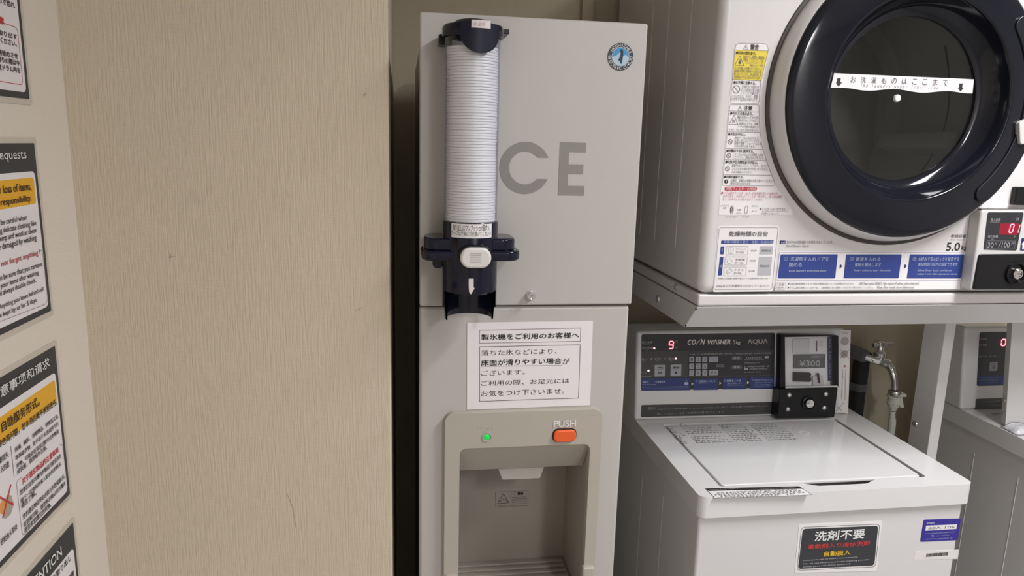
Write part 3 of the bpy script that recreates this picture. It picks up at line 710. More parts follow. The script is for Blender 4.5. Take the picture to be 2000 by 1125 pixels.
    m = MB(); m.plate(Q, px(Q, X(565, 430), X(1318, 420), X(1318, 399), X(566, 408)), d0=.0004, d1=.0006); m.build('caption_bar', PANEL2, f)
    for (a, b, c, d_, e) in ((150, 578, 632, 742, 0), (610, 828, 634, 736, 0), (870, 1078, 628, 730, 0), (1112, 1328, 622, 726, 0)):
        sl = -.0128
        pp = px(Q, X(a, d_+0*sl), X(b, d_+(b-a)*sl-0), X(b, c+(b-a)*sl), X(a, c)); MB().plate(Q, pp, d0=.0002, d1=.0005).build('blue_step', BLUEP, f)
    letters(Q, [XT('C', 555, 333, 592, 287, .05), XT('O', 592, 332, 635, 287, .05), XT('N', 672, 330, 712, 285, .05), XT('WΛSHER', 728, 330, 945, 284, .05)], CREAM, f, 'title_lettering', shear=.2)
    m = MB(); m.stroke(Q, px(Q, X(632, 330), X(668, 287)), .0018, d=.0009); m.fill(Q, circ(*Q.uv(*X(678, 277)), .0012, 10), .0009); m.build('slanted_stroke', CREAM, f, flat=True)
    letters(Q, [XT('5', 958, 328, 985, 290), XT('kg', 986, 336, 1028, 297, .02)], CREAM, f, 'capacity_lettering', shear=.15)
    letters(Q, [XT('ΛQUΛ', 1090, 331, 1268, 281, .012)], mat('warm_grey_print', (.5, .48, .44, 1), .5), f, 'maker_lettering')
    letters(Q, [XT('投入金額', 152, 321, 245, 299), XT('残り時間', 152, 373, 245, 350), XT('洗い', 150, 473, 195, 450), XT('すすぎ', 262, 469, 320, 446), XT('脱水', 385, 468, 440, 445), XT('円', 447, 318, 470, 296), XT('分', 447, 372, 470, 350)], GREYP, f, 'grey_lettering', d=.0012)
    m = MB()
    for a, b in ((240, 458), (363, 456)): m.fill(Q, px(Q, X(a-8, b+9), X(a+9, b), X(a-8, b-9)), .0009)
    for a, b, c, d_ in ((150, 580, 198, 572), (150, 592, 195, 585), (150, 620, 238, 610), (152, 484, 190, 478), (275, 480, 305, 474), (395, 480, 425, 474), (160, 330, 235, 324), (180, 382, 212, 377)): m.scrib(Q, *X(a, b), *X(c, d_), d=.001)
    for a, b, c, d_ in ((575, 424, 960, 404), (985, 418, 1310, 400)): m.scrib(Q, *X(a, b), *X(c, d_), d=.001)
    for k, (a, b, c, d_) in enumerate(((1060, 458, 1230, 438), (1060, 474, 1245, 458), (1060, 500, 1200, 488), (1060, 535, 1310, 515), (1105, 555, 1275, 537), (1060, 582, 1215, 570))): m.scrib(Q, *X(a, b), *X(c, d_), d=.001)
    for a, b, c, d_ in ((812, 518, 885, 506), (812, 533, 885, 523)): m.scrib(Q, *X(a, b), *X(c, d_), d=.001)
    m.build('fine_print', GREYP, f, flat=True)
    for a, b in ((262, 364), (453, 455), (211, 563)):
        p = Q.uv(*X(a, b)); MB().ball(Q.pt(p[0], p[1], .0006), .0023, (1, .6, 1), 14, 8).build('lit_lamp', LED, f, label='glowing red lamp')
    m = MB(); seven(m, Q, '9', *X(385, 372), *X(432, 298)); m.build('lit_digit', DIG, f, flat=True, label='glowing red figure nine')
    for (a, b, c, d_) in ((260, 616, 362, 508), (402, 613, 505, 504)):
        r4 = box4(Q, *X(a, b), *X(c, d_)); ky = MB().plate(Q, rrect(*r4, .0028), d0=.0002, d1=.0016).build('large_key', KEY, f, bevel=.0004, seg=2)
        m = MB(); m.stroke(Q, rrect(r4[0]+.0008, r4[1]+.0008, r4[2]-.0008, r4[3]-.0008, .0022), .0004, True, .0019)
        cxm, czm = (r4[0]+r4[2])/2, r4[1]+(r4[3]-r4[1])*.32
        if a == 260:
            for s_ in (-1, 1): m.fill(Q, [(cxm+s_*.0025-.001, czm-.003), (cxm+s_*.0025+.001, czm-.003), (cxm+s_*.0025+.001, czm+.003), (cxm+s_*.0025-.001, czm+.003)], .0019)
            m.text(Q, '一時停止', *X(275, 545), *X(345, 527), bold=.02, d=.0019)
        else:
            m.fill(Q, [(cxm-.0025, czm-.003), (cxm+.0025, czm-.003), (cxm+.0025, czm+.001), (cxm-.0025, czm+.001)], .0019); m.stroke(Q, [(cxm-.0016, czm+.001), (cxm-.0016, czm+.0034), (cxm+.0016, czm+.0034)], .0007, d=.0019)
            m.text(Q, '槽洗浄', *X(425, 543), *X(483, 525), bold=.02, d=.0019)
        m.scrib(Q, *X(a+20, b-62), *X(c-20, b-68), d=.0019)
        m.build('key_print', INK, ky, flat=True)
    def key(a, b, c, d_, s_):
        r4 = box4(Q, *X(a, b), *X(c, d_)); ky = MB().plate(Q, rrect(*r4, .0012, 3), d0=.0004, d1=.0018).build('key', KEY, f, bevel=.0003, seg=1)
        hh = r4[3]-r4[1]; ww = r4[2]-r4[0]; cx_ = (r4[0]+r4[2])/2
        m = MB()
        hw = hh*.2 if len(s_) == 1 else ww*.36
        m.text_ab(Q, s_, cx_-hw, r4[1]+hh*.22, cx_+hw, r4[3]-hh*.2, d=.0021); m.build('key_print', INKG, ky, flat=True)
    n = 1
    for r in range(3):
        for c in range(3):
            key(570+c*58, 488+r*60, 615+c*58, 438+r*60, str(n)); n += 1
    key(745, 486, 828, 436, 'クリア'); key(745, 604, 828, 555, '確定')
    for (a, b, s_) in ((993, 452, '設 定'), (993, 532, '解 除')):
        r4 = box4(Q, *X(a-48, b+18), *X(a+48, b-18)); mm = MB().plate(Q, rrect(*r4, .004), d0=.0004, d1=.0006).build('pill_mark', mat('dim_grey_print', (.10, .10, .105, 1), .5), f)
        letters(Q, [XT(s_, a-26, b+10, a+26, b-12, .02)], GREYP, mm, d=.0009)
    for (a, b) in ((1260, 443), (1078, 548)):
        r4 = box4(Q, *X(a-17, b+10), *X(a+17, b-10)); MB().plate(Q, rrect(*r4, .0006), d0=.0004, d1=.0006).build('key_mark', KEY, f)
    m = MB()
    for a, b in ((600, 680), (848, 674), (1094, 669)): m.fill(Q, px(Q, X(a-8, b+14), X(a+9, b), X(a-8, b-14)), .0009)
    m.build('step_arrows', WHITEP, f, flat=True)
    letters(Q, [XT('最初に・・・洗濯槽洗浄', 160, 675, 360, 652, .02), XT('Pre-Cleaning', 160, 695, 278, 678), XT('①', 628, 665, 648, 646), XT('洗濯物を入れる', 655, 668, 803, 645, .02), XT('Load laundry', 660, 680, 727, 671),
                XT('②', 876, 662, 896, 641), XT('硬貨を入れる', 903, 664, 1030, 640, .02), XT('運転を開始します', 908, 684, 1040, 668), XT('③', 1126, 655, 1146, 636), XT('お好みで安心ロックを', 1150, 658, 1315, 634), XT('設定することができます', 1152, 676, 1310, 660)], PALE, f, 'blue_lettering', d=.0012)
    m = MB(); m.fill(Q, roundpoly(px(Q, X(530, 688), X(560, 688), X(563, 665), X(528, 665)), .001), .0009); m.stroke(Q, px(Q, X(535, 655), X(548, 650), X(560, 657)), .0008, d=.0009)
    for a, b, c, d_ in ((160, 712, 565, 700), (160, 724, 565, 715), (910, 698, 1060, 690), (1152, 690, 1300, 680), (1152, 704, 1310, 694)): m.scrib(Q, *X(a, b), *X(c, d_), d=.001)
    m.build('blue_fine_print', PALE, f, flat=True)
    s2 = MB().plate(P, roundpoly(px(P, X(143, 975), X(1320, 946), X(1327, 840), X(148, 868)), .003), d0=0, d1=.0008).build('notice_strip', PANEL2, box)
    letters(Q, [XT('が表示された場合衣類のアンバランスが発生しています。ふたを開けて衣類のバランスを', 290, 912, 1270, 869), XT('直してください。止まった時点から再スタートします。', 285, 956, 885, 918)], KEY, s2, d=.0012)
    letters(Q, [XT('999', 203, 914, 270, 884)], INKL, s2, 'code_lettering', d=.0012)
    # coin unit
    Y_ = lambda u, v: (1490+u/5.625, 630+v/5.625)
    P1 = P.off(.022); P2 = P.off(.034)
    cu = MB()
    oL = roundpoly(px(P1, Y_(188, 730), Y_(832, 715), Y_(830, 140), Y_(200, 128)), .004); iL = px(P1, Y_(248, 722), Y_(775, 712), Y_(772, 150), Y_(242, 160))
    cu.plate(P1, oL, [iL], d0=-.022, d1=0); coin = cu.build('coin_unit', BLACK, box, bevel=.003)
    lw = px(P2, Y_(165, 1050), Y_(790, 1040), Y_(828, 715), Y_(188, 730))
    MB().plate(P2, roundpoly(lw, .003), d0=-.034, d1=0).build('lock_block', BLACK, coin, bevel=.003)
    P0 = P.off(.009)
    inn = MB().plate(P0, px(P0, Y_(235, 725), Y_(790, 712), Y_(790, 148), Y_(235, 155)), d0=-.009, d1=0).build('coin_plate', SILV, coin)
    MB().plate(P0, roundpoly(px(P0, Y_(320, 338), Y_(500, 333), Y_(500, 178), Y_(322, 180)), .003), d0=0, d1=.002).build('blank_plate', mat('white_coin_plate', (.72, .71, .70, 1), .35), coin, bevel=.0006, seg=2)
    MB().plate(P0, roundpoly(px(P0, Y_(508, 333), Y_(695, 328), Y_(690, 165), Y_(508, 170)), .003), d0=0, d1=.0012).build('slot_plate', SILV, coin, bevel=.0005, seg=2)
    MB().plate(P0, px(P0, Y_(581, 318), Y_(591, 318), Y_(592, 198), Y_(582, 198)), d0=.001, d1=.0018).build('coin_slot', DARKM, coin)
    m = MB()
    for k in range(4): m.scrib(P0, *Y_(615, 206+k*17), *Y_(665, 194+k*17), d=.002)
    m.build('slot_print', INKL, coin, flat=True)
    pr_ = MB().plate(P0, roundpoly(px(P0, Y_(328, 503), Y_(678, 495), Y_(678, 345), Y_(330, 350)), .002), d0=.0012, d1=.0024).build('price_plate', mat('grey_price_plate', (.10, .10, .10, 1), .4), coin)
    P0b = P0.off(.0024)
    letters(P0b, [('¥300',)+Y_(400, 482)+Y_(628, 412)+(.015,)], mat('price_print', (.47, .46, .46, 1), .5), pr_, 'price_lettering')
    m = MB(); m.text(P0b, '100円硬貨入口', *Y_(525, 385), *Y_(658, 362), bold=.03); m.scrib(P0b, *Y_(525, 394), *Y_(640, 389)); m.build('price_caption', GREYP, pr_, flat=True)
    MB().plate(P0, roundpoly(px(P0, Y_(322, 640), Y_(505, 645), Y_(515, 615), Y_(505, 585), Y_(515, 560), Y_(500, 545), Y_(325, 540)), .0015), d0=0, d1=.008).build('return_flap', BLACK, coin, bevel=.001, seg=2)
    MB().plate(P0, roundpoly(px(P0, Y_(535, 690), Y_(660, 686), Y_(640, 600), Y_(640, 580), Y_(530, 585)), .002), d0=0, d1=.007).build('return_lever', GREYB, coin, bevel=.001, seg=2)
    MB().plate(P0, px(P0, Y_(585, 660), Y_(612, 660), Y_(597, 548), Y_(572, 548)), d0=.007, d1=.0078).build('lever_slot', DARKM, coin)
    bs = MB().plate(P0, px(P0, Y_(712, 640), Y_(775, 636), Y_(772, 152), Y_(706, 156)), d0=0, d1=.0015).build('blue_strip', BLUEK, coin)
    m = MB()
    for k in range(13): m.scrib(P0, *Y_(722, 205+k*33), *Y_(762, 182+k*33), d=.002)
    m.build('strip_print', KEY, bs, flat=True)
    MB().plate(P1, px(P1, Y_(243, 722), Y_(815, 708), Y_(812, 690), Y_(243, 706)), d0=-.012, d1=.004).build('white_ledge', SILV, coin, bevel=.0008, seg=2)
    MB().plate(P1, px(P1, Y_(245, 706), Y_(775, 690), Y_(772, 152), Y_(243, 160)), d0=-.003, d1=-.0015).build('clear_cover', COVER, coin)
    for (a, b) in ((288, 795), (690, 785), (272, 950), (672, 935)):
        q_ = P2.uv(*Y_(a, b)); mm = MB(); mm.lathe(P2.pt(*q_), P2.n, [(.0062, -.001), (.0062, .0012), (.005, .0032), (.0028, .0045), (0, .005)], 20); mm.build('bolt', STEEL, coin, label='silver dome bolt')
    q_ = P2.uv(*Y_(496, 883)); lk2 = MB().lathe(P2.pt(*q_), P2.n, [(.0105, -.001), (.0105, .008), (.0095, .0095), (.006, .010), (0, .010)], 28).build('lock', CHROME, coin)
    MB().lathe(P2.pt(*q_), P2.n, [(.0165, 0), (.0165, .004), (.0135, .005), (.0125, 0)], 32).build('lock_ring', BLACK, coin)
    kp = P2.off(.0102); c_ = kp.uv(*Y_(497, 886)); MB().plate(kp, [(c_[0]-.003, c_[1]-.0008), (c_[0]+.001, c_[1]-.0022), (c_[0]+.002, c_[1]+.001)], d0=-.0005, d1=.0003).build('key_slot', DARKM, lk2)
    # pale sticker right of the coin unit
    st = MB().plate(P, px(P, Y_(812, 985), Y_(935, 1000), Y_(965, 85), Y_(842, 85)), d0=0, d1=.0004).build('side_sticker', PAPERW, box)
    m = MB(); m.text(P, 'Only', *Y_(858, 133), *Y_(936, 98), d=.0009); m.build('lettering', INKL, st, flat=True)
    c_ = P.uv(*Y_(898, 205)); MB().plate(P, circ(c_[0], c_[1], .0105, 24), d0=.0004, d1=.0007).build('coin_picture', GREYP, st)
    c_ = P.uv(*Y_(893, 345)); cb_ = MB().plate(P, circ(c_[0], c_[1], .0095, 24), d0=.0004, d1=.0007).build('crossed_coin_picture', mat('copper_print', (.45, .36, .32, 1), .5), st)
    m = MB(); m.stroke(P, px(P, Y_(848, 390), Y_(940, 300)), .001, d=.0011); m.stroke(P, px(P, Y_(848, 300), Y_(940, 392)), .001, d=.0011); m.stroke(P, px(P, Y_(800, 975), Y_(885, 880)), .0008, d=.0011); m.stroke(P, px(P, Y_(810, 920), Y_(865, 968)), .0008, d=.0011); m.build('cross_lines', INKG, st, flat=True)
    MB().fill(P, px(P, Y_(883, 490), Y_(912, 490), Y_(898, 460)), .0009).build('red_triangle', REDP, st, flat=True)
    m = MB()
    for k in range(19): m.scrib(P, *Y_(872-k*.9, 530+k*17), *Y_(890-k*.9, 515+k*17), d=.0009)
    for k in range(20): m.scrib(P, *Y_(902-k*.5, 530+k*17), *Y_(918-k*.5, 515+k*17), d=.0009)
    m.build('upright_print', INKG, st, flat=True)
    # lid caution print and its marks
    LP = Plane((0, 0, ZTOP-.0005), (1, 0, 0), (0, 1, 0))
    m = MB()
    a0_, b0_, a1_, b1_ = LP.uv(1348, 867)[0]-.03, LP.uv(1348, 867)[1], LP.uv(1566, 858)[0], LP.uv(1310, 832)[1]
    N_ = 10
    for k in range(N_):
        z_ = b0_+(b1_-b0_)*(k+.3)/N_; hh = (b1_-b0_)/N_*.62
        for c0_, c1_ in ((.02, .13), (.16, .44), (.47, .70), (.73, .98)):
            if random.random() < .1: continue
            aa = a0_+(a1_-a0_)*c0_; bb = a0_+(a1_-a0_)*(c1_-random.random()*.06)
            x = aa
            while x < bb:
                L_ = hh*random.uniform(.5, 1.3)
                m.fill(LP, [(x, z_), (x+L_, z_), (x+L_, z_+hh*random.uniform(.25, .6)), (x, z_+hh*.4)], .0006); x += L_+hh*random.uniform(.25, .8)
    m.build('caution_print', mat('grey_lid_print', (.25, .25, .25, 1), .5), lid, flat=True)
    m = MB()
    for c_ in ((.03, .02), (.03, .30), (.03, .62), (.16, .95), (.48, .8), (.16, .04)):
        x, y = a0_+(a1_-a0_)*c_[0], b0_+(b1_-b0_)*c_[1]; m.stroke(LP, [(x, y), (x+.016, y), (x+.008, y+.016)], .0016, True, .0008)
    m.build('caution_triangles', INK, lid, flat=True)
    c_ = LP.uv(1571, 846); m = MB(); m.stroke(LP, circ(c_[0], c_[1], .010, 28), .006, True, .0005); m.build('round_mark', PAPERW, lid, flat=True)
    # sticker beside the finger notch
    TQ = Plane((0, 0, ZTOP), (1, 0, 0), (0, 1, 0))
    qs = px(TQ, (1397, 974), (1586, 967), (1560, 950.5), (1378, 955))
    st = MB().plate(TQ, roundpoly(qs, .002), d0=0, d1=.0004).build('top_sticker', PAPERW, pl)
    m = MB(); m.stroke(TQ, qs, .0012, True, .0007); m.plate(TQ, px(TQ, (1384, 959.5), (1569, 955), (1560, 950.5), (1378, 955)), d0=.0004, d1=.0006); m.build('sticker_header', INK, st)
    m = MB(); m.text(TQ, 'お洗濯の前に必ずお読みください', 1386, 958, 1457, 954, bold=.03, d=.001); m.scrib(TQ, 1485, 956, 1552, 953, d=.001); m.build('header_lettering', WHITEP, st, flat=True)
    m = MB()
    for k in range(4): m.scrib(TQ, 1391+k*3, 962.5+k*3.1, 1566+k*4-(20 if k == 3 else 0), 956.8+k*3.1+.8, d=.0008)
    m.build('fine_print', INKL, st, flat=True)
    # front stickers
    FP = FR(Y0+.010); FQ = FP.turned((1551, 1119), (1710, 1116))
    FQ = FP
    Z_ = lambda u, v: (1540+u/5.263, 1000+v/5.263)
    q4 = px(FQ, Z_(60, 625), Z_(905, 605), Z_(960, 92), Z_(108, 125)); st = MB().plate(FQ, q4, d0=0, d1=.0006).build('detergent_sticker', PAPERW, t)
    q5 = px(FQ, Z_(95, 583), Z_(880, 548), Z_(920, 140), Z_(145, 172)); MB().plate(FQ, roundpoly(q5, .006), d0=.0006, d1=.0008).build('dark_field', CHAR, st)
    m = MB(); m.stroke(FQ, roundpoly(px(FQ, Z_(85, 598), Z_(892, 560), Z_(935, 122), Z_(132, 156)), .007), .0008, True, .0009); m.build('rule', INK, st, flat=True)
    letters(FQ, [('洗剤不要',)+Z_(262, 298)+Z_(785, 168)+(.02,)], WHITEP, st, 'white_lettering', d=.0012)
    letters(FQ, [('柔軟剤入り液体洗剤',)+Z_(192, 380)+Z_(832, 292)+(.02,)], RED, st, 'red_lettering', d=.0012)
    letters(FQ, [('自動投入',)+Z_(362, 453)+Z_(635, 385)+(.03,)], mat('golden_print', (.72, .48, .03, 1), .5), st, 'yellow_lettering', d=.0012)
    letters(FQ, [('Detergent will be added automatically.',)+Z_(145, 503)+Z_(712, 452)+(.03,), ('You do not have to put in any washing powder.',)+Z_(143, 540)+Z_(830, 478)+(.03,), ('[Detergent with fabric softener]',)+Z_(150, 570)+Z_(628, 522)+(.03,)], GREYP, st, 'small_lettering', d=.0012)
    q6 = px(FQ, Z_(1352, 305), Z_(1738, 287), Z_(1772, 65), Z_(1388, 78)); sb = MB().plate(FQ, roundpoly(q6, .003), d0=0, d1=.0006).build('blue_sticker', BLUES, t)
    MB().plate(FQ, px(FQ, Z_(1404, 190), Z_(1722, 172), Z_(1730, 125), Z_(1412, 140)), d0=.0006, d1=.0009).build('number_field', PAPERW, sb)
    letters(FQ, [('88A-106',)+Z_(1432, 178)+Z_(1705, 138)], INKG, sb, 'number_lettering', d=.0012)
    m = MB(); m.text(FQ, '管理番号', *Z_(1415, 124), *Z_(1502, 100), bold=.02, d=.0009); m.text(FQ, 'TEL', *Z_(1458, 250), *Z_(1500, 232), d=.0009); m.scrib(FQ, *Z_(1402, 226), *Z_(1715, 196), d=.0009); m.scrib(FQ, *Z_(1512, 248), *Z_(1655, 230), d=.0009); m.text(FQ, 'http://www.', *Z_(1402, 284), *Z_(1515, 264), d=.0009); m.scrib(FQ, *Z_(1520, 280), *Z_(1690, 257), d=.0009)
    m.build('pale_lettering', PALE, sb, flat=True)
    q7 = px(FQ, Z_(1285, 490), Z_(1738, 481), Z_(1752, 386), Z_(1298, 402)); sc = MB().plate(FQ, q7, d0=0, d1=.0004).build('barcode_sticker', mat('off_white_label', (.74, .72, .70, 1), .4), t)
    m = MB(); a0, b0, a1, b1 = box4(FQ, *Z_(1412, 460), *Z_(1640, 412)); x = a0
    while x < a1:
        wv = random.choice((.0005, .0009, .0014)); m.fill(FQ, [(x, b0), (x+wv, b0), (x+wv, b1), (x, b1)], .0007); x += wv+random.choice((.0004, .0006, .0009))
    m.stroke(FQ, px(FQ, Z_(1385, 471), Z_(1465, 468)), .0004, d=.0007); m.build('barcode', INK, sc, flat=True)
    return t
washer(0.0, 'nearer white coin washer with dark control panel and black coin unit, under the dryer')
washer(.845, 'second white coin washer at the right edge, half hidden behind the white stand post', True)

# ------------------------------------------------------------------ dryer stand
stand = thing('dryer_stand', 'white steel stand carrying the dryer over the coin washers', 'stand', (1.0, 1.45, 0))
prof = [(1.172, H-.2725), (1.222, H-.322), (1.74, H-.322), (1.74, H-.2725)]
SX0, SX1 = .513, 1.50
shelf = MB().hexa([(SX0, y, z) for y, z in prof], [(SX1, y, z) for y, z in prof]).build('shelf', WHITEB, stand, bevel=.0012, seg=2)
LX0, LX1 = .859*1.4, .8775*1.4
MB().box(LX0, 1.40, 0, LX1, 1.466, H-.322).build('leg', WHITEB, stand, bevel=.0015, seg=2)
MB().box(.513, 1.70, 0, .530, 1.74, H-.322).build('leg', WHITEB, stand, bevel=.0015, seg=2)
SPl = Plane((SX0, 0, 0), (0, -1, 0), (0, 0, 1))
SPx = Plane((LX0, 0, 0), (0, -1, 0), (0, 0, 1))
for P_, u, v in ((SPl, 1286, 584), (SPx, 1788, 828)):
    c_ = P_.uv(u, v); MB().lathe(P_.pt(*c_), P_.n, [(.0075, -.001), (.0075, .001), (.006, .0035), (0, .004)], 18).build('bolt', STEEL, stand)
for u, v in ((1359, 604), (1339, 636)):
    c_ = SPl.uv(u, v); MB().lathe(SPl.pt(*c_), SPl.n, [(.002, -.001), (.002, .0006), (0, .0008)], 10).build('rivet', DARKM, stand)
# leaning post on the second washer
def at_y(u, v, y): d = ray(u, v); return CAM+d*(y/d.y)
pt_, pb_ = at_y(1961, 632, 1.47), at_y(1955, 822, 1.425)
pt2, pb2 = at_y(1972, 632, 1.445), at_y(1964, 828, 1.398)
pt_.z = pt2.z = H-.322; zz = ZTOP+.004
pb_.z = pb2.z = zz
m = MB(); m.hexa([pb_, pb2, pb2+Vector((.09, 0, 0)), pb_+Vector((.09, 0, 0))], [pt_, pt2, pt2+Vector((.09, 0, 0)), pt_+Vector((.09, 0, 0))])
post = m.build('post', WHITEB, stand, bevel=.0015, seg=2)
for v in (791, 812):
    e = (pt_-pt2).normalized(); f_ = (v-632)/(828-632); c_ = (pt_+(pb_-pt_)*f_+pt2+(pb2-pt2)*f_)/2
    MB().ball(c_+Vector((-.001, 0, 0)), .0052, (.6, 1, 1), 12, 8).build('bolt', STEEL, post)
m = MB(); rnd = random.Random(3); g = [[None]*10 for _ in range(7)]
for i in range(7):
    for j in range(10):
        x = pb2.x-.012+i*.022; y = pb2.y-.045+j*.011
        z = ZTOP+.002+(.012 if 0 < i < 6 and 0 < j < 9 else 0)*rnd.random()
        g[i][j] = m.bm.verts.new((x+rnd.uniform(-.003, .003), min(y+rnd.uniform(-.003, .003), pb2.y-.002), z))
for i in range(6):
    for j in range(9): m.bm.faces.new((g[i][j], g[i+1][j], g[i+1][j+1], g[i][j+1]))
o = m.build('plastic_sheet', mat('white_plastic_film', (.72, .73, .76, 1), .25), smooth=25); sd = o.modifiers.new('thick', 'SOLIDIFY'); sd.thickness = .0012; sd.offset = 1
tag(o, 'crumpled white plastic sheet at the foot of the stand post on the second washer', 'sheet')

# ------------------------------------------------------------------ tumble dryer
YD = 1.17; DX0, DX1 = .513, 1.199; DZ0, DZ1 = H-.271, H+.425
dry = thing('tumble_dryer', 'white coin tumble dryer with round dark door standing on the stand', 'dryer', (.856, 1.47, DZ0))
m = MB(); m.plate(FR(YD), [(DX0, DZ0+.0215), (DX1, DZ0+.0215), (DX1, DZ1), (DX0, DZ1)], [circ(.856, H+.092, .224, 64)], d0=-.595, d1=0)
cab = m.build('cabinet', WDRY, dry, bevel=.017, seg=5)
MB().box(DX0, YD+.001, DZ0, DX1, 1.765, DZ0+.0205).build('base', WDRY, dry, bevel=.004)
m = MB()
for yy in (1.504, 1.411, 1.295): m.box(DX0-.0010, yy-.0015, H-.186, DX0+.002, yy+.0015, H+.40)
m.build('side_ribs', WDRY, cab, bevel=.0012, seg=2)
SD = Plane((DX0, 0, 0), (0, -1, 0), (0, 0, 1)); c_ = SD.uv(1321, 561)
MB().lathe(SD.pt(*c_), SD.n, [(.006, -.001), (.006, .001), (.004, .003), (0, .0032)], 16).build('screw', STEEL, dry)
DCX, DCZ = .856, H+.092
ax = (0, -1, 0); oc = (DCX, YD, DCZ)            # distances along the axis run out towards the room
MB().lathe(oc, ax, [(.2525, -.004), (.2525, .0015), (.2515, .0028), (.246, .0028), (.2445, .001), (.2445, -.004)], 128).build('door_gasket', GAPB, dry)
ring = MB().lathe(oc, ax, [(.245, -.002), (.2455, .004), (.2435, .016), (.2385, .029), (.2345, .0325), (.232, .0325), (.232, -.002)], 128).build('door_ring', WDRY, dry)
dr = MB().lathe(oc, ax, [(.2345, .028), (.2345, .033), (.2325, .037), (.228, .0400), (.222, .0418), (.200, .0448), (.174, .0470), (.1705, .0470), (.1690, .0462), (.1675, .0440), (.1665, .041), (.163, .032), (.158, .022), (.152, .0135), (.146, .0085), (.141, .006), (.1365, .005), (.1365, -.002), (.2345, -.002)], 128).build('door', NAVYD, dry, smooth=60)
MB().lathe(oc, ax, [(.138, .0035), (.12, .0040), (0, .0046), (0, .0022), (.12, .0016), (.138, .0010)], 96).build('door_glass', GLASS, dr)
# drum behind the glass
m = MB(); m.lathe(oc, ax, [(.1375, -.003), (.20, -.018), (.222, -.03), (.222, -.30), (.20, -.325), (.12, -.335), (.115, -.325), (.0, -.32)], 96); drum = m.build('drum', DRUM, dry)
for k in range(3):
    t_ = math.radians(100+120*k); c_, s_ = math.cos(t_), math.sin(t_)
    P_ = Plane((DCX+.205*c_, YD, DCZ+.205*s_), (-s_, 0, c_), (0, 1, 0))       # right along the rim, up into the drum
    MB().plate(Plane(P_.o, P_.r, P_.u), rrect(-.018, .07, .018, .29, .015), d0=-.016, d1=.03).build('drum_lifter', DRUM, drum, bevel=.01)
def on_drum(u, v, r):                         # where a line of sight meets the drum wall
    d = ray(u, v); a = d.x**2+d.z**2; b = 2*(d.x*(CAM.x-DCX)+d.z*(CAM.z-DCZ)); c = (CAM.x-DCX)**2+(CAM.z-DCZ)**2-r*r
    return CAM+d*((-b+math.sqrt(b*b-4*a*c))/(2*a))
MB().tube(smoothpath([on_drum(u, v, .2212) for u, v in ((1846, 90), (1853, 140), (1854, 190), (1848, 235), (1836, 275), (1820, 305), (1800, 335))], 5), .0016, 8).build('drum_seam', DARKM, drum)
# limit-line sticker and hub on the glass
GP = FR(YD-.0068)
def wavy(n=40):
    a = GP.uv(1622, 172); b = GP.uv(1899, 182); pts = []
    for k in range(n+1):
        f_ = k/n; x = a[0]+(b[0]-a[0])*f_; z = a[1]+(b[1]-a[1])*f_+.0022*math.sin(f_*2*math.pi*2.6+.6)*(.2+.8*min(1, f_*6)*min(1, (1-f_)*6))
        pts.append((x, z))
    return pts
tp = [GP.uv(1902, 155), GP.uv(1629, 143)]
stp = MB().plate(GP, wavy()+tp, d0=0, d1=.0005).build('limit_sticker', PAPER, dr)
m = MB()
for i, ch in enumerate('お洗濯ものはここまで'):
    u = 1661+i*20.0; v = 155.5+i*.67; m.text(GP, ch, u-.5, v+5.5, u+10.5, v-5.5, d=.001)
m.build('lettering', INKG, stp, flat=True)
m = MB(); s_ = 'The laundry upper limit line'
for i, ch in enumerate(s_):
    if ch == ' ': continue
    u = 1680+i*5.5; v = 169.8+i*.17; w_ = 1.1 if ch in 'il' else (2.6 if ch in 'tr' else 4.2)
    h_ = 6.5 if ch in 'Thldit' else 4.6; dn = 2 if ch in 'yp' else 0
    m.text(GP, ch, u+(2-w_/2), v+dn, u+2+w_/2, v-h_+dn*.3, d=.001, shear=.15)
m.build('small_lettering', INKL, stp, flat=True)
m = MB()
for u, v in ((1638, 161), (1876, 171)): m.fill(GP, px(GP, (u-3, v-8), (u+3.5, v-8), (u+2.5, v), (u+6, v), (u-.5, v+8), (u-6, v), (u-3.5, v)), .001)
m.build('arrows', INK, stp, flat=True)
c_ = GP.uv(1752, 192); MB().lathe(GP.pt(*c_), (0, -1, 0), [(.0062, -.002), (.0062, .0015), (.005, .003), (0, .0034)], 24).build('hub_plug', PAPERW, dr)
# finger pocket and latch lever in the door
def arcband(P_, cx, cz, r0, r1, t0, t1, n=20):
    out = [(cx+r1*math.cos(t0+(t1-t0)*k/n), cz+r1*math.sin(t0+(t1-t0)*k/n)) for k in range(n+1)]
    rm = (r0+r1)/2; h_ = (r1-r0)/2
    e = [(cx+rm*math.cos(t1)+h_*math.cos(t1+math.pi*k/8), cz+rm*math.sin(t1)+h_*math.sin(t1+math.pi*k/8)) for k in range(1, 8)]
    i_ = [(cx+r0*math.cos(t1+(t0-t1)*k/n), cz+r0*math.sin(t1+(t0-t1)*k/n)) for k in range(n+1)]
    e2 = [(cx+rm*math.cos(t0)+h_*math.cos(t0+math.pi+math.pi*k/8), cz+rm*math.sin(t0)+h_*math.sin(t0+math.pi+math.pi*k/8)) for k in range(1, 8)]
    return out+e+i_+e2
PK = FR(YD-.0445)
MB().plate(PK, arcband(PK, DCX, DCZ, .197, .2275, math.radians(-47), math.radians(36)), d0=-.01, d1=.0035).build('finger_pocket', NAVYP, dr, bevel=.002)
q_ = px(FR(YD-.05), (1989, 283), (1987, 240), (2010, 228), (2014, 280)); MB().plate(FR(YD-.05), roundpoly(q_, .006), d0=-.012, d1=.004).build('latch_lever', GREYB, dr, bevel=.002)

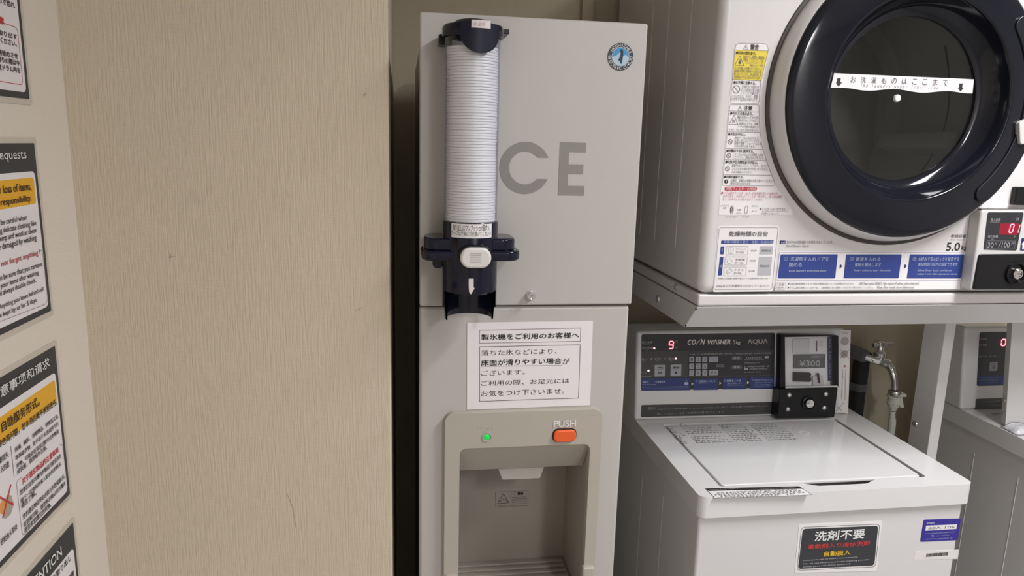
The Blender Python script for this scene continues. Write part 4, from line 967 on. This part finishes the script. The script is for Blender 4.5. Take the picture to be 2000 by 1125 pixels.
# printed labels on the dryer front
DP = FR(YD)
A_ = lambda u, v: (1380+u/6.25, 70+v/6.25)
B_ = lambda u, v: (1380+u/5.622, 240+v/5.622)
C_ = lambda u, v: (1380+u/6.25, 420+v/6.25)
D_ = lambda u, v: (1680+u/6.25, 420+v/6.25)
warn = MB().plate(DP, roundpoly(px(DP, B_(130, 1010), B_(950, 1010), B_(940, 960), B_(745, 670), (1497, 318), (1484, 250), (1483, 200), (1501, 92), (1497, 84), (1438, 83.5), (1434, 95)), .002), d0=0, d1=.0004).build('warning_label', PAPERW, dry)
DQ = DP.off(.0004)
MB().fill(DQ, px(DQ, A_(315, 530), A_(660, 548), A_(752, 183), A_(347, 170)), .0003).build('yellow_field', YEL, warn, flat=True)
m = MB()
m.stroke(DQ, roundpoly(px(DQ, A_(290, 822), A_(630, 825), A_(642, 790), A_(660, 560), A_(755, 165), A_(735, 93), A_(362, 88), A_(345, 170)), [.003, .003, 0, 0, .004, .006, .006, 0]), .0005, True, .0006)
m.stroke(DQ, roundpoly(px(DQ, B_(172, 686), B_(745, 692), B_(748, 660), B_(660, 430), B_(605, 240), B_(575, 0), A_(640, 842), A_(288, 838), A_(275, 915)), [.003, .004, .003, 0, 0, 0, .003, .003, 0]), .0005, True, .0006)
for l in ((A_(347, 170), A_(752, 183)), (A_(315, 530), A_(660, 548)), (A_(275, 915), A_(637, 930)), (B_(230, 98), B_(588, 105)), (B_(210, 278), B_(618, 290)), (B_(195, 403), B_(652, 412)), (B_(183, 568), B_(708, 575))): m.stroke(DQ, px(DQ, *l), .0005, d=.0006)
m.build('label_rules', INKG, warn, flat=True)
def AT(f, s_, u0, v0, u1, v1, b=0.0): return (s_,)+f(u0, v0)+f(u1, v1)+(b,)
letters(DQ, [AT(A_, '警告', 533, 165, 638, 108, .02), AT(A_, '注意', 452, 908, 558, 856, .02), AT(A_, '●引火の恐れあり。', 357, 226, 605, 196, .02), AT(A_, '●お子様に注意する。', 328, 586, 602, 556, .02), AT(A_, '●やけどの恐れあり。', 288, 963, 565, 934, .02),
             AT(B_, '●水をかけない。', 236, 138, 430, 112, .02), AT(B_, '●衣類は十分に脱水する。', 218, 320, 520, 294, .02), AT(B_, '●火気や引火物を近づけない。', 205, 446, 560, 418, .02), AT(B_, '●衣類を確認する。', 190, 605, 405, 580, .02)], INK, warn, 'heading_lettering', d=.0009)
letters(DQ, [AT(A_, '食用オイル、動物油、機械用油、', 447, 275, 712, 248), AT(A_, '美容油、ドライクリーニング油、', 449, 308, 702, 280), AT(A_, 'ベンジンやシンナー、ガソ', 470, 343, 694, 315), AT(A_, '樹脂(セルロース系)', 525, 378, 690, 352),
             AT(A_, 'などの付着した衣類やポリプロピレン', 340, 412, 680, 388), AT(A_, '繊維製の衣類は洗濯後でも絶対に乾', 334, 446, 672, 424), AT(A_, '燥しないでください。油の酸化熱によ', 332, 484, 665, 460), AT(A_, 'る自然発火や引火の恐れがあります。', 330, 520, 655, 497),
             AT(A_, '子供だけで使わせ', 428, 640, 640, 608), AT(A_, 'たり幼児の手の届', 420, 680, 640, 648), AT(A_, 'くところで使わな', 415, 714, 635, 686), AT(A_, 'いでください。やけど、感電', 302, 752, 625, 724), AT(A_, 'けがをする恐れがあります。', 302, 790, 628, 760),
             AT(A_, '運転が終わってから衣', 370, 1010, 626, 982), AT(A_, '類を取り出してください。', 385, 1047, 628, 1020), AT(A_, '使用中はドラム、衣類', 395, 1088, 628, 1062), AT(B_, 'ドアの内側が高温にな', 345, 53, 570, 33), AT(B_, 'ており、やけどをする恐れがあります。', 245, 90, 575, 68),
             AT(B_, '本体やドラムに水をかけたり、', 305, 178, 578, 156), AT(B_, '水洗いをしないでください。', 303, 208, 595, 184), AT(B_, '感電や漏電・ショートによる', 303, 238, 598, 214), AT(B_, '火災の恐れがあります。', 303, 266, 535, 245),
             AT(B_, 'しずくのたれるような衣類を入れな', 288, 362, 620, 338), AT(B_, 'いでください。感電の恐れがあります。', 285, 394, 635, 370), AT(B_, '運転中はベンジン、シンナー、ガソリ', 275, 482, 658, 458), AT(B_, 'ンなどの引火物を近づけないでください。', 275, 520, 678, 495), AT(B_, '火災の原因になります。', 272, 552, 497, 530),
             AT(B_, '点検用、金属片は衣類から取り除いてください。', 262, 648, 728, 622), AT(B_, '感電の恐れがあります。', 258, 678, 488, 654),
             AT(B_, '(メタマリ)', 150, 920, 248, 900), AT(B_, '位置', 178, 942, 215, 924), AT(B_, 'はずす', 328, 995, 382, 976), AT(B_, 'フィルターカバー', 200, 1040, 345, 1020), AT(B_, 'フィルター', 385, 1040, 470, 1020), AT(B_, 'ほそひも', 495, 922, 570, 904), AT(B_, '糸くず', 495, 978, 550, 960),
             AT(B_, '●フィルターに糸くずがたまると', 585, 955, 880, 934), AT(B_, 'フィルターカバーが(メタマリ)', 600, 982, 885, 960), AT(B_, 'の位置が浮き出します。', 598, 1004, 798, 986)], INKG, warn, 'small_lettering', d=.0009)
m = MB()
m.stroke(DQ, px(DQ, A_(450, 162), A_(505, 165), A_(482, 104)), .0008, True); m.stroke(DQ, px(DQ, A_(380, 908), A_(432, 910), A_(408, 852)), .0008, True); m.stroke(DQ, px(DQ, A_(480, 120), A_(479, 145)), .0009); m.stroke(DQ, px(DQ, A_(407, 868), A_(406, 892)), .0009)
m.stroke(DQ, px(DQ, A_(342, 358), A_(455, 364), A_(408, 245)), .0013, True); m.stroke(DQ, px(DQ, A_(272, 1082), A_(382, 1082), A_(337, 970)), .0013, True)
m.fill(DQ, px(DQ, A_(385, 330), A_(395, 345), A_(410, 345), A_(424, 325), A_(416, 305), A_(404, 280), A_(404, 305), A_(390, 315)), .0006)
for k in (-1, 0, 1): m.stroke(DQ, px(DQ, A_(328+k*12, 1060), A_(333+k*12, 1040), A_(326+k*12, 1020)), .0007)
for f, u, v, r in ((A_, 363, 653, .0061), (B_, 258, 207, .0038), (B_, 244, 360, .0038), (B_, 229, 501, .0038)):
    c_ = DQ.uv(*f(u, v)); m.stroke(DQ, circ(c_[0], c_[1], r, 24), .0009, True); m.stroke(DQ, [(c_[0]-r*.7, c_[1]+r*.7), (c_[0]+r*.7, c_[1]-r*.7)], .0009)
m.stroke(DQ, px(DQ, B_(333, 954), B_(365, 955)), .0012); m.fill(DQ, px(DQ, B_(362, 964), B_(382, 955), B_(362, 945)), .0006)
for u in (278, 435):
    c_ = DQ.uv(*B_(u, 953)); m.stroke(DQ, [(c_[0]+.0028*math.cos(k*.4), c_[1]+.0070*math.sin(k*.4)) for k in range(16)], .0006, True)
c_ = DQ.uv(*B_(272, 953)); m.stroke(DQ, [(c_[0]+.0016*math.cos(k*.4), c_[1]+.0048*math.sin(k*.4)) for k in range(16)], .0012, True)
m.build('warning_symbols', INKG, warn, flat=True)
c_ = DQ.uv(*B_(215, 643)); mk = MB().plate(DQ, circ(c_[0], c_[1], .0036, 24), d0=0, d1=.0003).build('mandatory_mark', INK, warn)
m = MB(); m.stroke(DQ, [(c_[0], c_[1]+.0022), (c_[0], c_[1]-.0004)], .0009, d=.0006); m.fill(DQ, circ(c_[0], c_[1]-.0018, .0006, 8), .0006); m.build('exclamation', WHITEP, mk, flat=True)
rt_ = MB().plate(DQ, roundpoly(px(DQ, B_(196, 748), B_(552, 746), B_(554, 702), B_(198, 700)), .004, 8), d0=0, d1=.0003).build('red_pill', mat('crimson_print', (.5, .03, .07, 1), .5), warn)
letters(DQ, [AT(B_, '排気フィルターの掃除', 212, 742, 540, 708, .02)], mat('pink_print', (.75, .5, .5, 1), .5), rt_, d=.0006)
letters(DQ, [AT(B_, '●ドラム奥のフィルターカバーの中央部を引くと本体から', 160, 784, 782, 762), AT(B_, 'はずれます。爪を引いてフィルターをはずし、糸くずの掃除', 178, 818, 828, 796), AT(B_, 'をして必ず元どおり取り付けてください。', 175, 850, 618, 830)], REDP, warn, 'red_lettering', d=.0009)
# drying time table
tab = MB().plate(DP, roundpoly(px(DP, C_(75, 940), C_(810, 930), C_(890, 130), C_(140, 130)), .004), d0=0, d1=.0004).build('time_table_label', PAPERW, dry)
m = MB(); m.stroke(DQ, roundpoly(px(DQ, C_(85, 908), C_(797, 904), C_(874, 152), C_(155, 152)), .004), .0006, True)
for (a, b, c, d_, sk) in ((240, 382, 508, 485, 0), (225, 508, 495, 610, 0), (212, 635, 485, 740, 0)): m.stroke(DQ, roundpoly(px(DQ, C_(a-4, d_), C_(c-6, d_), C_(c+2, b), C_(a+4, b)), .0012), .0005, True)
m.build('label_rules', INKL, tab, flat=True)
for q in ((C_(176, 352), C_(812, 348), C_(818, 306), C_(180, 310)), (C_(165, 480), C_(208, 480), C_(216, 385), C_(172, 385)), (C_(138, 737), C_(186, 735), C_(206, 512), C_(162, 512))): MB().plate(DQ, roundpoly(px(DQ, *q), .0012), d0=0, d1=.0003).build('navy_tab', BLUE, tab)
for q in ((C_(642, 482), C_(802, 480), C_(812, 382), C_(652, 382)), (C_(618, 737), C_(780, 735), C_(800, 508), C_(640, 508))): MB().plate(DQ, px(DQ, *q), d0=0, d1=.0003).build('grey_cell', mat('grey_cell_print', (.46, .455, .48, 1), .5), tab)
letters(DQ, [AT(C_, '衣類の種類と重さ / 枚数 / 乾燥時間', 205, 345, 805, 314), AT(C_, '綿', 158, 640, 183, 608), AT(C_, '混', 178, 440, 200, 408)], PALE, tab, 'pale_lettering', d=.0006)
letters(DQ, [AT(C_, '乾燥時間の目安', 275, 256, 748, 200, .012), AT(C_, 'ワイシャツ', 357, 428, 482, 404), AT(C_, '約 200g', 357, 468, 460, 440), AT(C_, '半袖肌着', 348, 556, 468, 528), AT(C_, '約 110g', 345, 597, 448, 568), AT(C_, 'タ オ ル', 335, 682, 455, 656), AT(C_, '約 70g', 332, 724, 425, 694),
             AT(C_, '約5枚', 540, 444, 612, 422), AT(C_, '約9枚', 528, 568, 600, 546), AT(C_, '約14枚', 512, 694, 588, 672), AT(C_, '約30分', 672, 448, 785, 416), AT(C_, '約60分', 650, 636, 762, 604), AT(C_, '衣類および繊維の種類や量によって乾燥時間は変化します。', 138, 782, 765, 762),
             AT(C_, '5.0kg以上の洗濯物を入れないでください。', 118, 880, 768, 846)], INKG, tab, d=.0009)
m = MB()
m.stroke(DQ, roundpoly(px(DQ, C_(272, 470), C_(322, 470), C_(328, 400), C_(300, 392), C_(270, 400)), .001), .0005, True); m.stroke(DQ, px(DQ, C_(298, 395), C_(296, 468)), .0004)
m.stroke(DQ, roundpoly(px(DQ, C_(250, 580), C_(275, 596), C_(318, 565), C_(290, 535), C_(262, 530)), .001), .0005, True); m.stroke(DQ, roundpoly(px(DQ, C_(235, 690), C_(255, 718), C_(312, 680), C_(290, 652)), .001), .0007, True)
m.build('garment_pictures', INKL, tab, flat=True)
# lower print strip
lab = MB().plate(DP, roundpoly(px(DP, (1513, 567), D_(1235, 905), D_(1300, 450), (1523, 490)), .002), d0=0, d1=.0003).build('instruction_label', PAPERW, dry)
m = MB(); m.stroke(DQ, roundpoly(px(DQ, (1515.7, 547.7), (1878.5, 547.2), (1886, 493), (1522.5, 493)), .004), .0006, True); m.build('label_rule', mat('lilac_rule', (.33, .33, .45, 1), .5), lab, flat=True)
for q in (((1519, 543.5), (1631, 543.5), (1636, 496.8), (1524.8, 496.8)), ((1647.5, 543.3), (1755, 543.3), (1761, 497), (1652.5, 497)), ((1771, 543.5), (1877, 543.5), (1883, 497), (1777, 497))): MB().plate(DQ, roundpoly(px(DQ, *q), .002), d0=0, d1=.0004).build('blue_box', BLUE, lab)
DR = DQ.off(.0004)
letters(DR, [AT(C_, '①', 940, 558, 992, 510), AT(C_, '洗濯物を入れドアを', 1018, 562, 1495, 511), AT(C_, '閉める', 1003, 632, 1163, 584), AT(C_, 'Load laundry and close door', 1003, 702, 1465, 666),
             ('②', 1659.5, 509.5, 1667, 502), ('硬貨を入れる', 1670.4, 510, 1719.7, 502.3), ('運転を開始します', 1668.8, 520.5, 1721, 513.5), ('Insert coins to start the cycle', 1668, 531, 1739, 525.8),
             AT(D_, '③', 635, 558, 688, 512), AT(D_, 'お好みで安心ロックを設定する', 708, 562, 1208, 514), AT(D_, '運転開始1分以内に設定できます', 700, 620, 1190, 580), AT(D_, 'Safety Door Lock can be set', 695, 694, 1120, 660), AT(D_, 'within 1 min after operation starts.', 690, 737, 1190, 706)], PALE, lab, 'pale_lettering', d=.0005)
m = MB()
for u, v in ((1640, 520), (1766, 520)): m.fill(DQ, px(DQ, (u-.5, v+4.7), (u+4.8, v), (u+.8, v-4.7)), .0006)
m.fill(DQ, px(DQ, C_(893, 350), C_(960, 350), C_(964, 311), C_(897, 311)), .0003)
m.build('arrow_marks', BLUEK, lab, flat=True)
letters(DQ, [AT(C_, 'cd', 908, 346, 950, 318)], WHITEP, lab, 'code_lettering', d=.0008)
letters(DQ, [AT(C_, '表示中は送風運転で衣類を冷ましています。', 975, 346, 1548, 315), AT(C_, 'Cool Down Cycle', 968, 394, 1250, 362), AT(C_, 'ご注意', 848, 862, 948, 834), AT(C_, 'Caution', 852, 892, 942, 872), AT(C_, '●', 992, 846, 1010, 830), AT(C_, '●', 988, 892, 1006, 876),
             AT(C_, '100円硬貨専用ですので他の硬貨は投入しても返却されません。', 1020, 851, 1805, 824), ('100 Yen-coins ONLY. No return if other coins inserted.', 1677.5, 556, 1795, 550.6), ('ドラム奥の排気フィルターは、ご使用前に必ず掃除して元どおり取り付けてください。', 1542.5, 563.8, 1705.6, 559), AT(D_, 'Clean filter inside drum before use.', 200, 894, 662, 864)], INKG, lab, 'small_lettering', d=.0009)
m = MB(); m.stroke(DQ, roundpoly(px(DQ, C_(832, 905), C_(965, 905), C_(972, 824), C_(842, 826)), .004), .0005, True); m.build('caution_rule', INKL, lab, flat=True)
letters(DP, [AT(D_, '5.0', 1045, 434, 1222, 336, .01), AT(D_, 'kg', 1230, 440, 1308, 370, .01), AT(D_, '乾燥容量', 1105, 276, 1293, 238)], INK, dry, 'capacity_lettering', d=.0008)
letters(DP, [AT(D_, 'Drum Capacity', 1103, 313, 1280, 290)], INKL, dry, 'capacity_caption', d=.0008)

# dryer coin unit
CU = FR(YD-.026)
b0 = CU.uv(1894, 568); b1 = CU.uv(1917, 409)
cx0, cz0, cz1 = (b0[0]+b1[0])/2, b0[1], b1[1]; cx1 = DX1-.012
q = [(CU.uv(1895, 568)), (cx1, cz0), (cx1, cz1), CU.uv(1917, 410)]
coin = MB().plate(CU, roundpoly(q, .006, 6), d0=-.027, d1=0).build('coin_unit', GREYB, dry, bevel=.004, seg=4)
MB().box(CU.uv(1919, 409)[0], YD-.024, cz1-.0005, cx1-.004, YD-.002, cz1+.002).build('chrome_trim', CHROME, coin, bevel=.0008, seg=2)
disp = MB().plate(CU, roundpoly(px(CU, (1920.5, 487), (1985, 489), (1999, 414.5), (1929, 414.5)), .003), d0=0, d1=.0008).build('display_film', PANEL, coin)
CQ = CU.off(.0008)
MB().plate(CQ, px(CQ, (1950, 458), (1986, 459), (1990, 436.5), (1954, 436.5)), d0=0, d1=.0003).build('lit_window', REDW, disp)
m = MB(); seven(m, CQ, '0', 1968, 455, 1979.5, 437, shear=.12); seven(m, CQ, '1', 1981, 455.5, 1990.5, 437.5, shear=.12); m.build('lit_digits', DIG, disp, flat=True, label='glowing red figures')
letters(CQ, [AT(D_, '投入金額', 1590, 72, 1712, 38), AT(D_, '円', 1903, 70, 1935, 36), AT(D_, '残り時間', 1555, 278, 1680, 246), AT(D_, '分', 1868, 278, 1892, 246), AT(D_, '分', 1638, 360, 1672, 334), AT(D_, '円', 1842, 365, 1880, 335)], GREYP, disp, d=.0006)
letters(CQ, [AT(D_, '30', 1548, 396, 1630, 334), AT(D_, '/', 1682, 396, 1716, 334), AT(D_, '100', 1722, 396, 1828, 334)], KEY, disp, 'price_lettering', d=.0006)
m = MB(); m.stroke(CQ, px(CQ, D_(1535, 412), D_(1880, 414), D_(1890, 318), D_(1545, 315)), .0004, True); m.scrib(CQ, *D_(1582, 90), *D_(1700, 80)); m.scrib(CQ, *D_(1590, 298), *D_(1630, 288)); m.build('price_rule', GREYP, disp, flat=True)
bp_ = MB().plate(CU, roundpoly(px(CU, (1992, 489), (2020, 490), (2024, 466), (1995, 465)), .002), d0=0, d1=.0008).build('blue_plate', BLUEK, coin)
m = MB(); m.fill(CQ, px(CQ, (1996, 487), (1999, 487), (1999.5, 478), (2001.5, 478), (1998.5, 471), (1995, 478), (1996.5, 478)), .0006); m.build('arrow_mark', WHITEP, bp_, flat=True)
lp = CU.off(.004)
lkp = MB().plate(lp, roundpoly(px(lp, (1901.5, 566), (2030, 566), (2036, 496), (1914, 497)), .004), d0=-.005, d1=0).build('lock_plate', BLACK, coin, bevel=.002)
c_ = lp.uv(1983, 533.5)
MB().lathe(lp.pt(*c_), (0, -1, 0), [(.0205, 0), (.0205, .004), (.0175, .005), (.0165, .002), (.0165, 0)], 40).build('lock_ring', BLACK, lkp)
lk3 = MB().lathe(lp.pt(*c_), (0, -1, 0), [(.0098, 0), (.0098, .007), (.008, .009), (.006, .009), (.0055, .008), (0, .008)], 28).build('lock', CHROME, lkp)
MB().box(c_[0]-.001, YD-.0305-.009, c_[1]-.0008, c_[0]+.005, YD-.030-.0075, c_[1]+.0008).build('key_slot', DARKM, lk3)
MB().box(CU.uv(1996, 390)[0], YD-.012, CU.uv(1996, 402)[1], DX1-.02, YD, CU.uv(1996, 366)[1]).build('coin_inlet', BLACK, dry, bevel=.002)

# ------------------------------------------------------------------ tap, pipe and hose behind the washers
YT = 1.70
pj = lambda u, v, y=YT: at_y(u, v, y)
tap = thing('water_tap', 'chrome water tap with cross handle on the wall behind the nearer washer', 'tap', pj(1720, 700, YB))
fl_c = pj(1692, 697, YT)
MB().lathe(fl_c+Vector((-.001, .006, 0)), (.40, -.9, -.1), [(0, -.05), (.0185, -.05), (.0185, 0), (.0165, .004), (.012, .005), (0, .005)], 24).build('flange', mat('dull_dark_grey_rubber', (.13, .13, .135, 1), .5), tap)
m = MB(); m.tube(smoothpath([fl_c+Vector((-.006, .014, 0)), pj(1708, 703), pj(1722, 706), pj(1733, 711), pj(1741, 722, YT-.01), pj(1746, 740, YT-.02), pj(1747.5, 760, YT-.022)]), [.0105]*8+[.0125]*6+[.014]*6+[.0105]*6+[.0085]*11, 18); m.build('spout', CHROME, tap)
st0 = pj(1717, 705); st1 = pj(1720, 668)
dv = (st1-st0).normalized()
MB().lathe(st0, dv, [(0, 0), (.013, 0), (.0135, .012), (.0155, .014), (.0155, .024), (.012, .027), (.0085, .034), (.0065, .045), (0, .046)], 24).build('valve_body', CHROME, tap)
hc = st0+dv*.047
m = MB(); L_ = pj(1707, 673)-pj(1720, 671); R_2 = pj(1743, 670)-pj(1721, 671)
m.tube([hc+L_*1.1, hc+L_*.6, hc, hc+R_2*.6, hc+R_2*1.05], [.006, .0065, .006, .0055, .004], 12); m.tube([hc+Vector((0, -.02, .002)), hc, hc+Vector((0, .02, .002))], [.0055, .006, .0055], 12)
m.lathe(hc-dv*.004, dv, [(0, 0), (.010, 0), (.010, .010), (.006, .013), (0, .014)], 18); m.build('cross_handle', CHROME, tap)
YH = YT-.022
jc = pj(1746, 768, YH)
hose = thing('water_hose', 'ivory water hose clipped to the tap spout, running down behind the nearer washer', 'hose', pj(1738, 875, YH))
MB().lathe(pj(1747, 772, YH), (0, 0, 1), [(.009, 0), (.0155, 0), (.0165, .004), (.0165, .011), (.0145, .014), (.009, .014)], 24).build('clamp_ring', STEEL, hose)
MB().lathe(pj(1744, 797, YH), (0, 0, 1), [(.008, -.006), (.010, 0), (.0155, .008), (.0165, .014), (.019, .016), (.019, .019), (.0165, .021), (.0165, .030), (.020, .032), (.020, .036), (.009, .036), (.009, -.006)], 28).build('connector', IVORY, hose)
q_ = [pj(1757, 766, YH-.01), pj(1763.5, 766, YH-.01), pj(1763, 780, YH-.014), pj(1766.5, 797, YH-.016), pj(1759, 796, YH-.016), pj(1756, 780, YH-.012)]
MB().hexa(q_, [p+Vector((0, .012, 0)) for p in q_]).build('clip_lever', IVORY, hose, bevel=.001, seg=2)
MB().box(jc.x, YH-.016, jc.z-.006, pj(1763, 770, YH).x, YH-.004, jc.z+.002).build('clip_bridge', IVORY, hose, bevel=.001, seg=2)
m = MB(); hp = smoothpath([pj(1743, 803, YH), pj(1742.5, 815, YH), pj(1742, 830, YH+.003), pj(1739, 850, YH+.008), pj(1734, 872, YH+.015), pj(1728, 905, YH+.02), pj(1722, 940, YH+.02)], 4)
m.tube(hp, [.0075, .0085, .007, .0085, .0072]+[.0098]*(len(hp)-5), 16); m.build('hose_pipe', HOSE, hose)
m = MB(); pz = pj(1683, 680, 1.74)
pts_ = [pj(1686, 684, 1.76), pj(1684, 700, 1.76), pj(1681, 725, 1.76), pj(1676, 760, 1.76), pj(1670, 800, 1.76), pj(1664, 840, 1.76)]
xm = sum(p.x for p in pts_)/len(pts_)
pp_ = thing('insulated_pipe', 'black foam-wrapped water pipe rising on the back wall left of the tap', 'pipe', (xm, 1.76, 0))
zt_ = pts_[0].z
MB().tube([(xm, 1.76, 0), (xm, 1.76, .5), (xm, 1.76, zt_-.05), (xm, 1.76, zt_-.015), (xm+.008, 1.76, zt_)], [.021, .021, .021, .022, .019], 18).build('foam_sleeve', PIPE, pp_)
MB().lathe((xm, 1.76, zt_-.115), (0, 0, 1), [(.0205, 0), (.0225, 0), (.0225, .022), (.0205, .022)], 20).build('tape_band', mat('grey_tape', (.12, .12, .12, 1), .4), pp_)
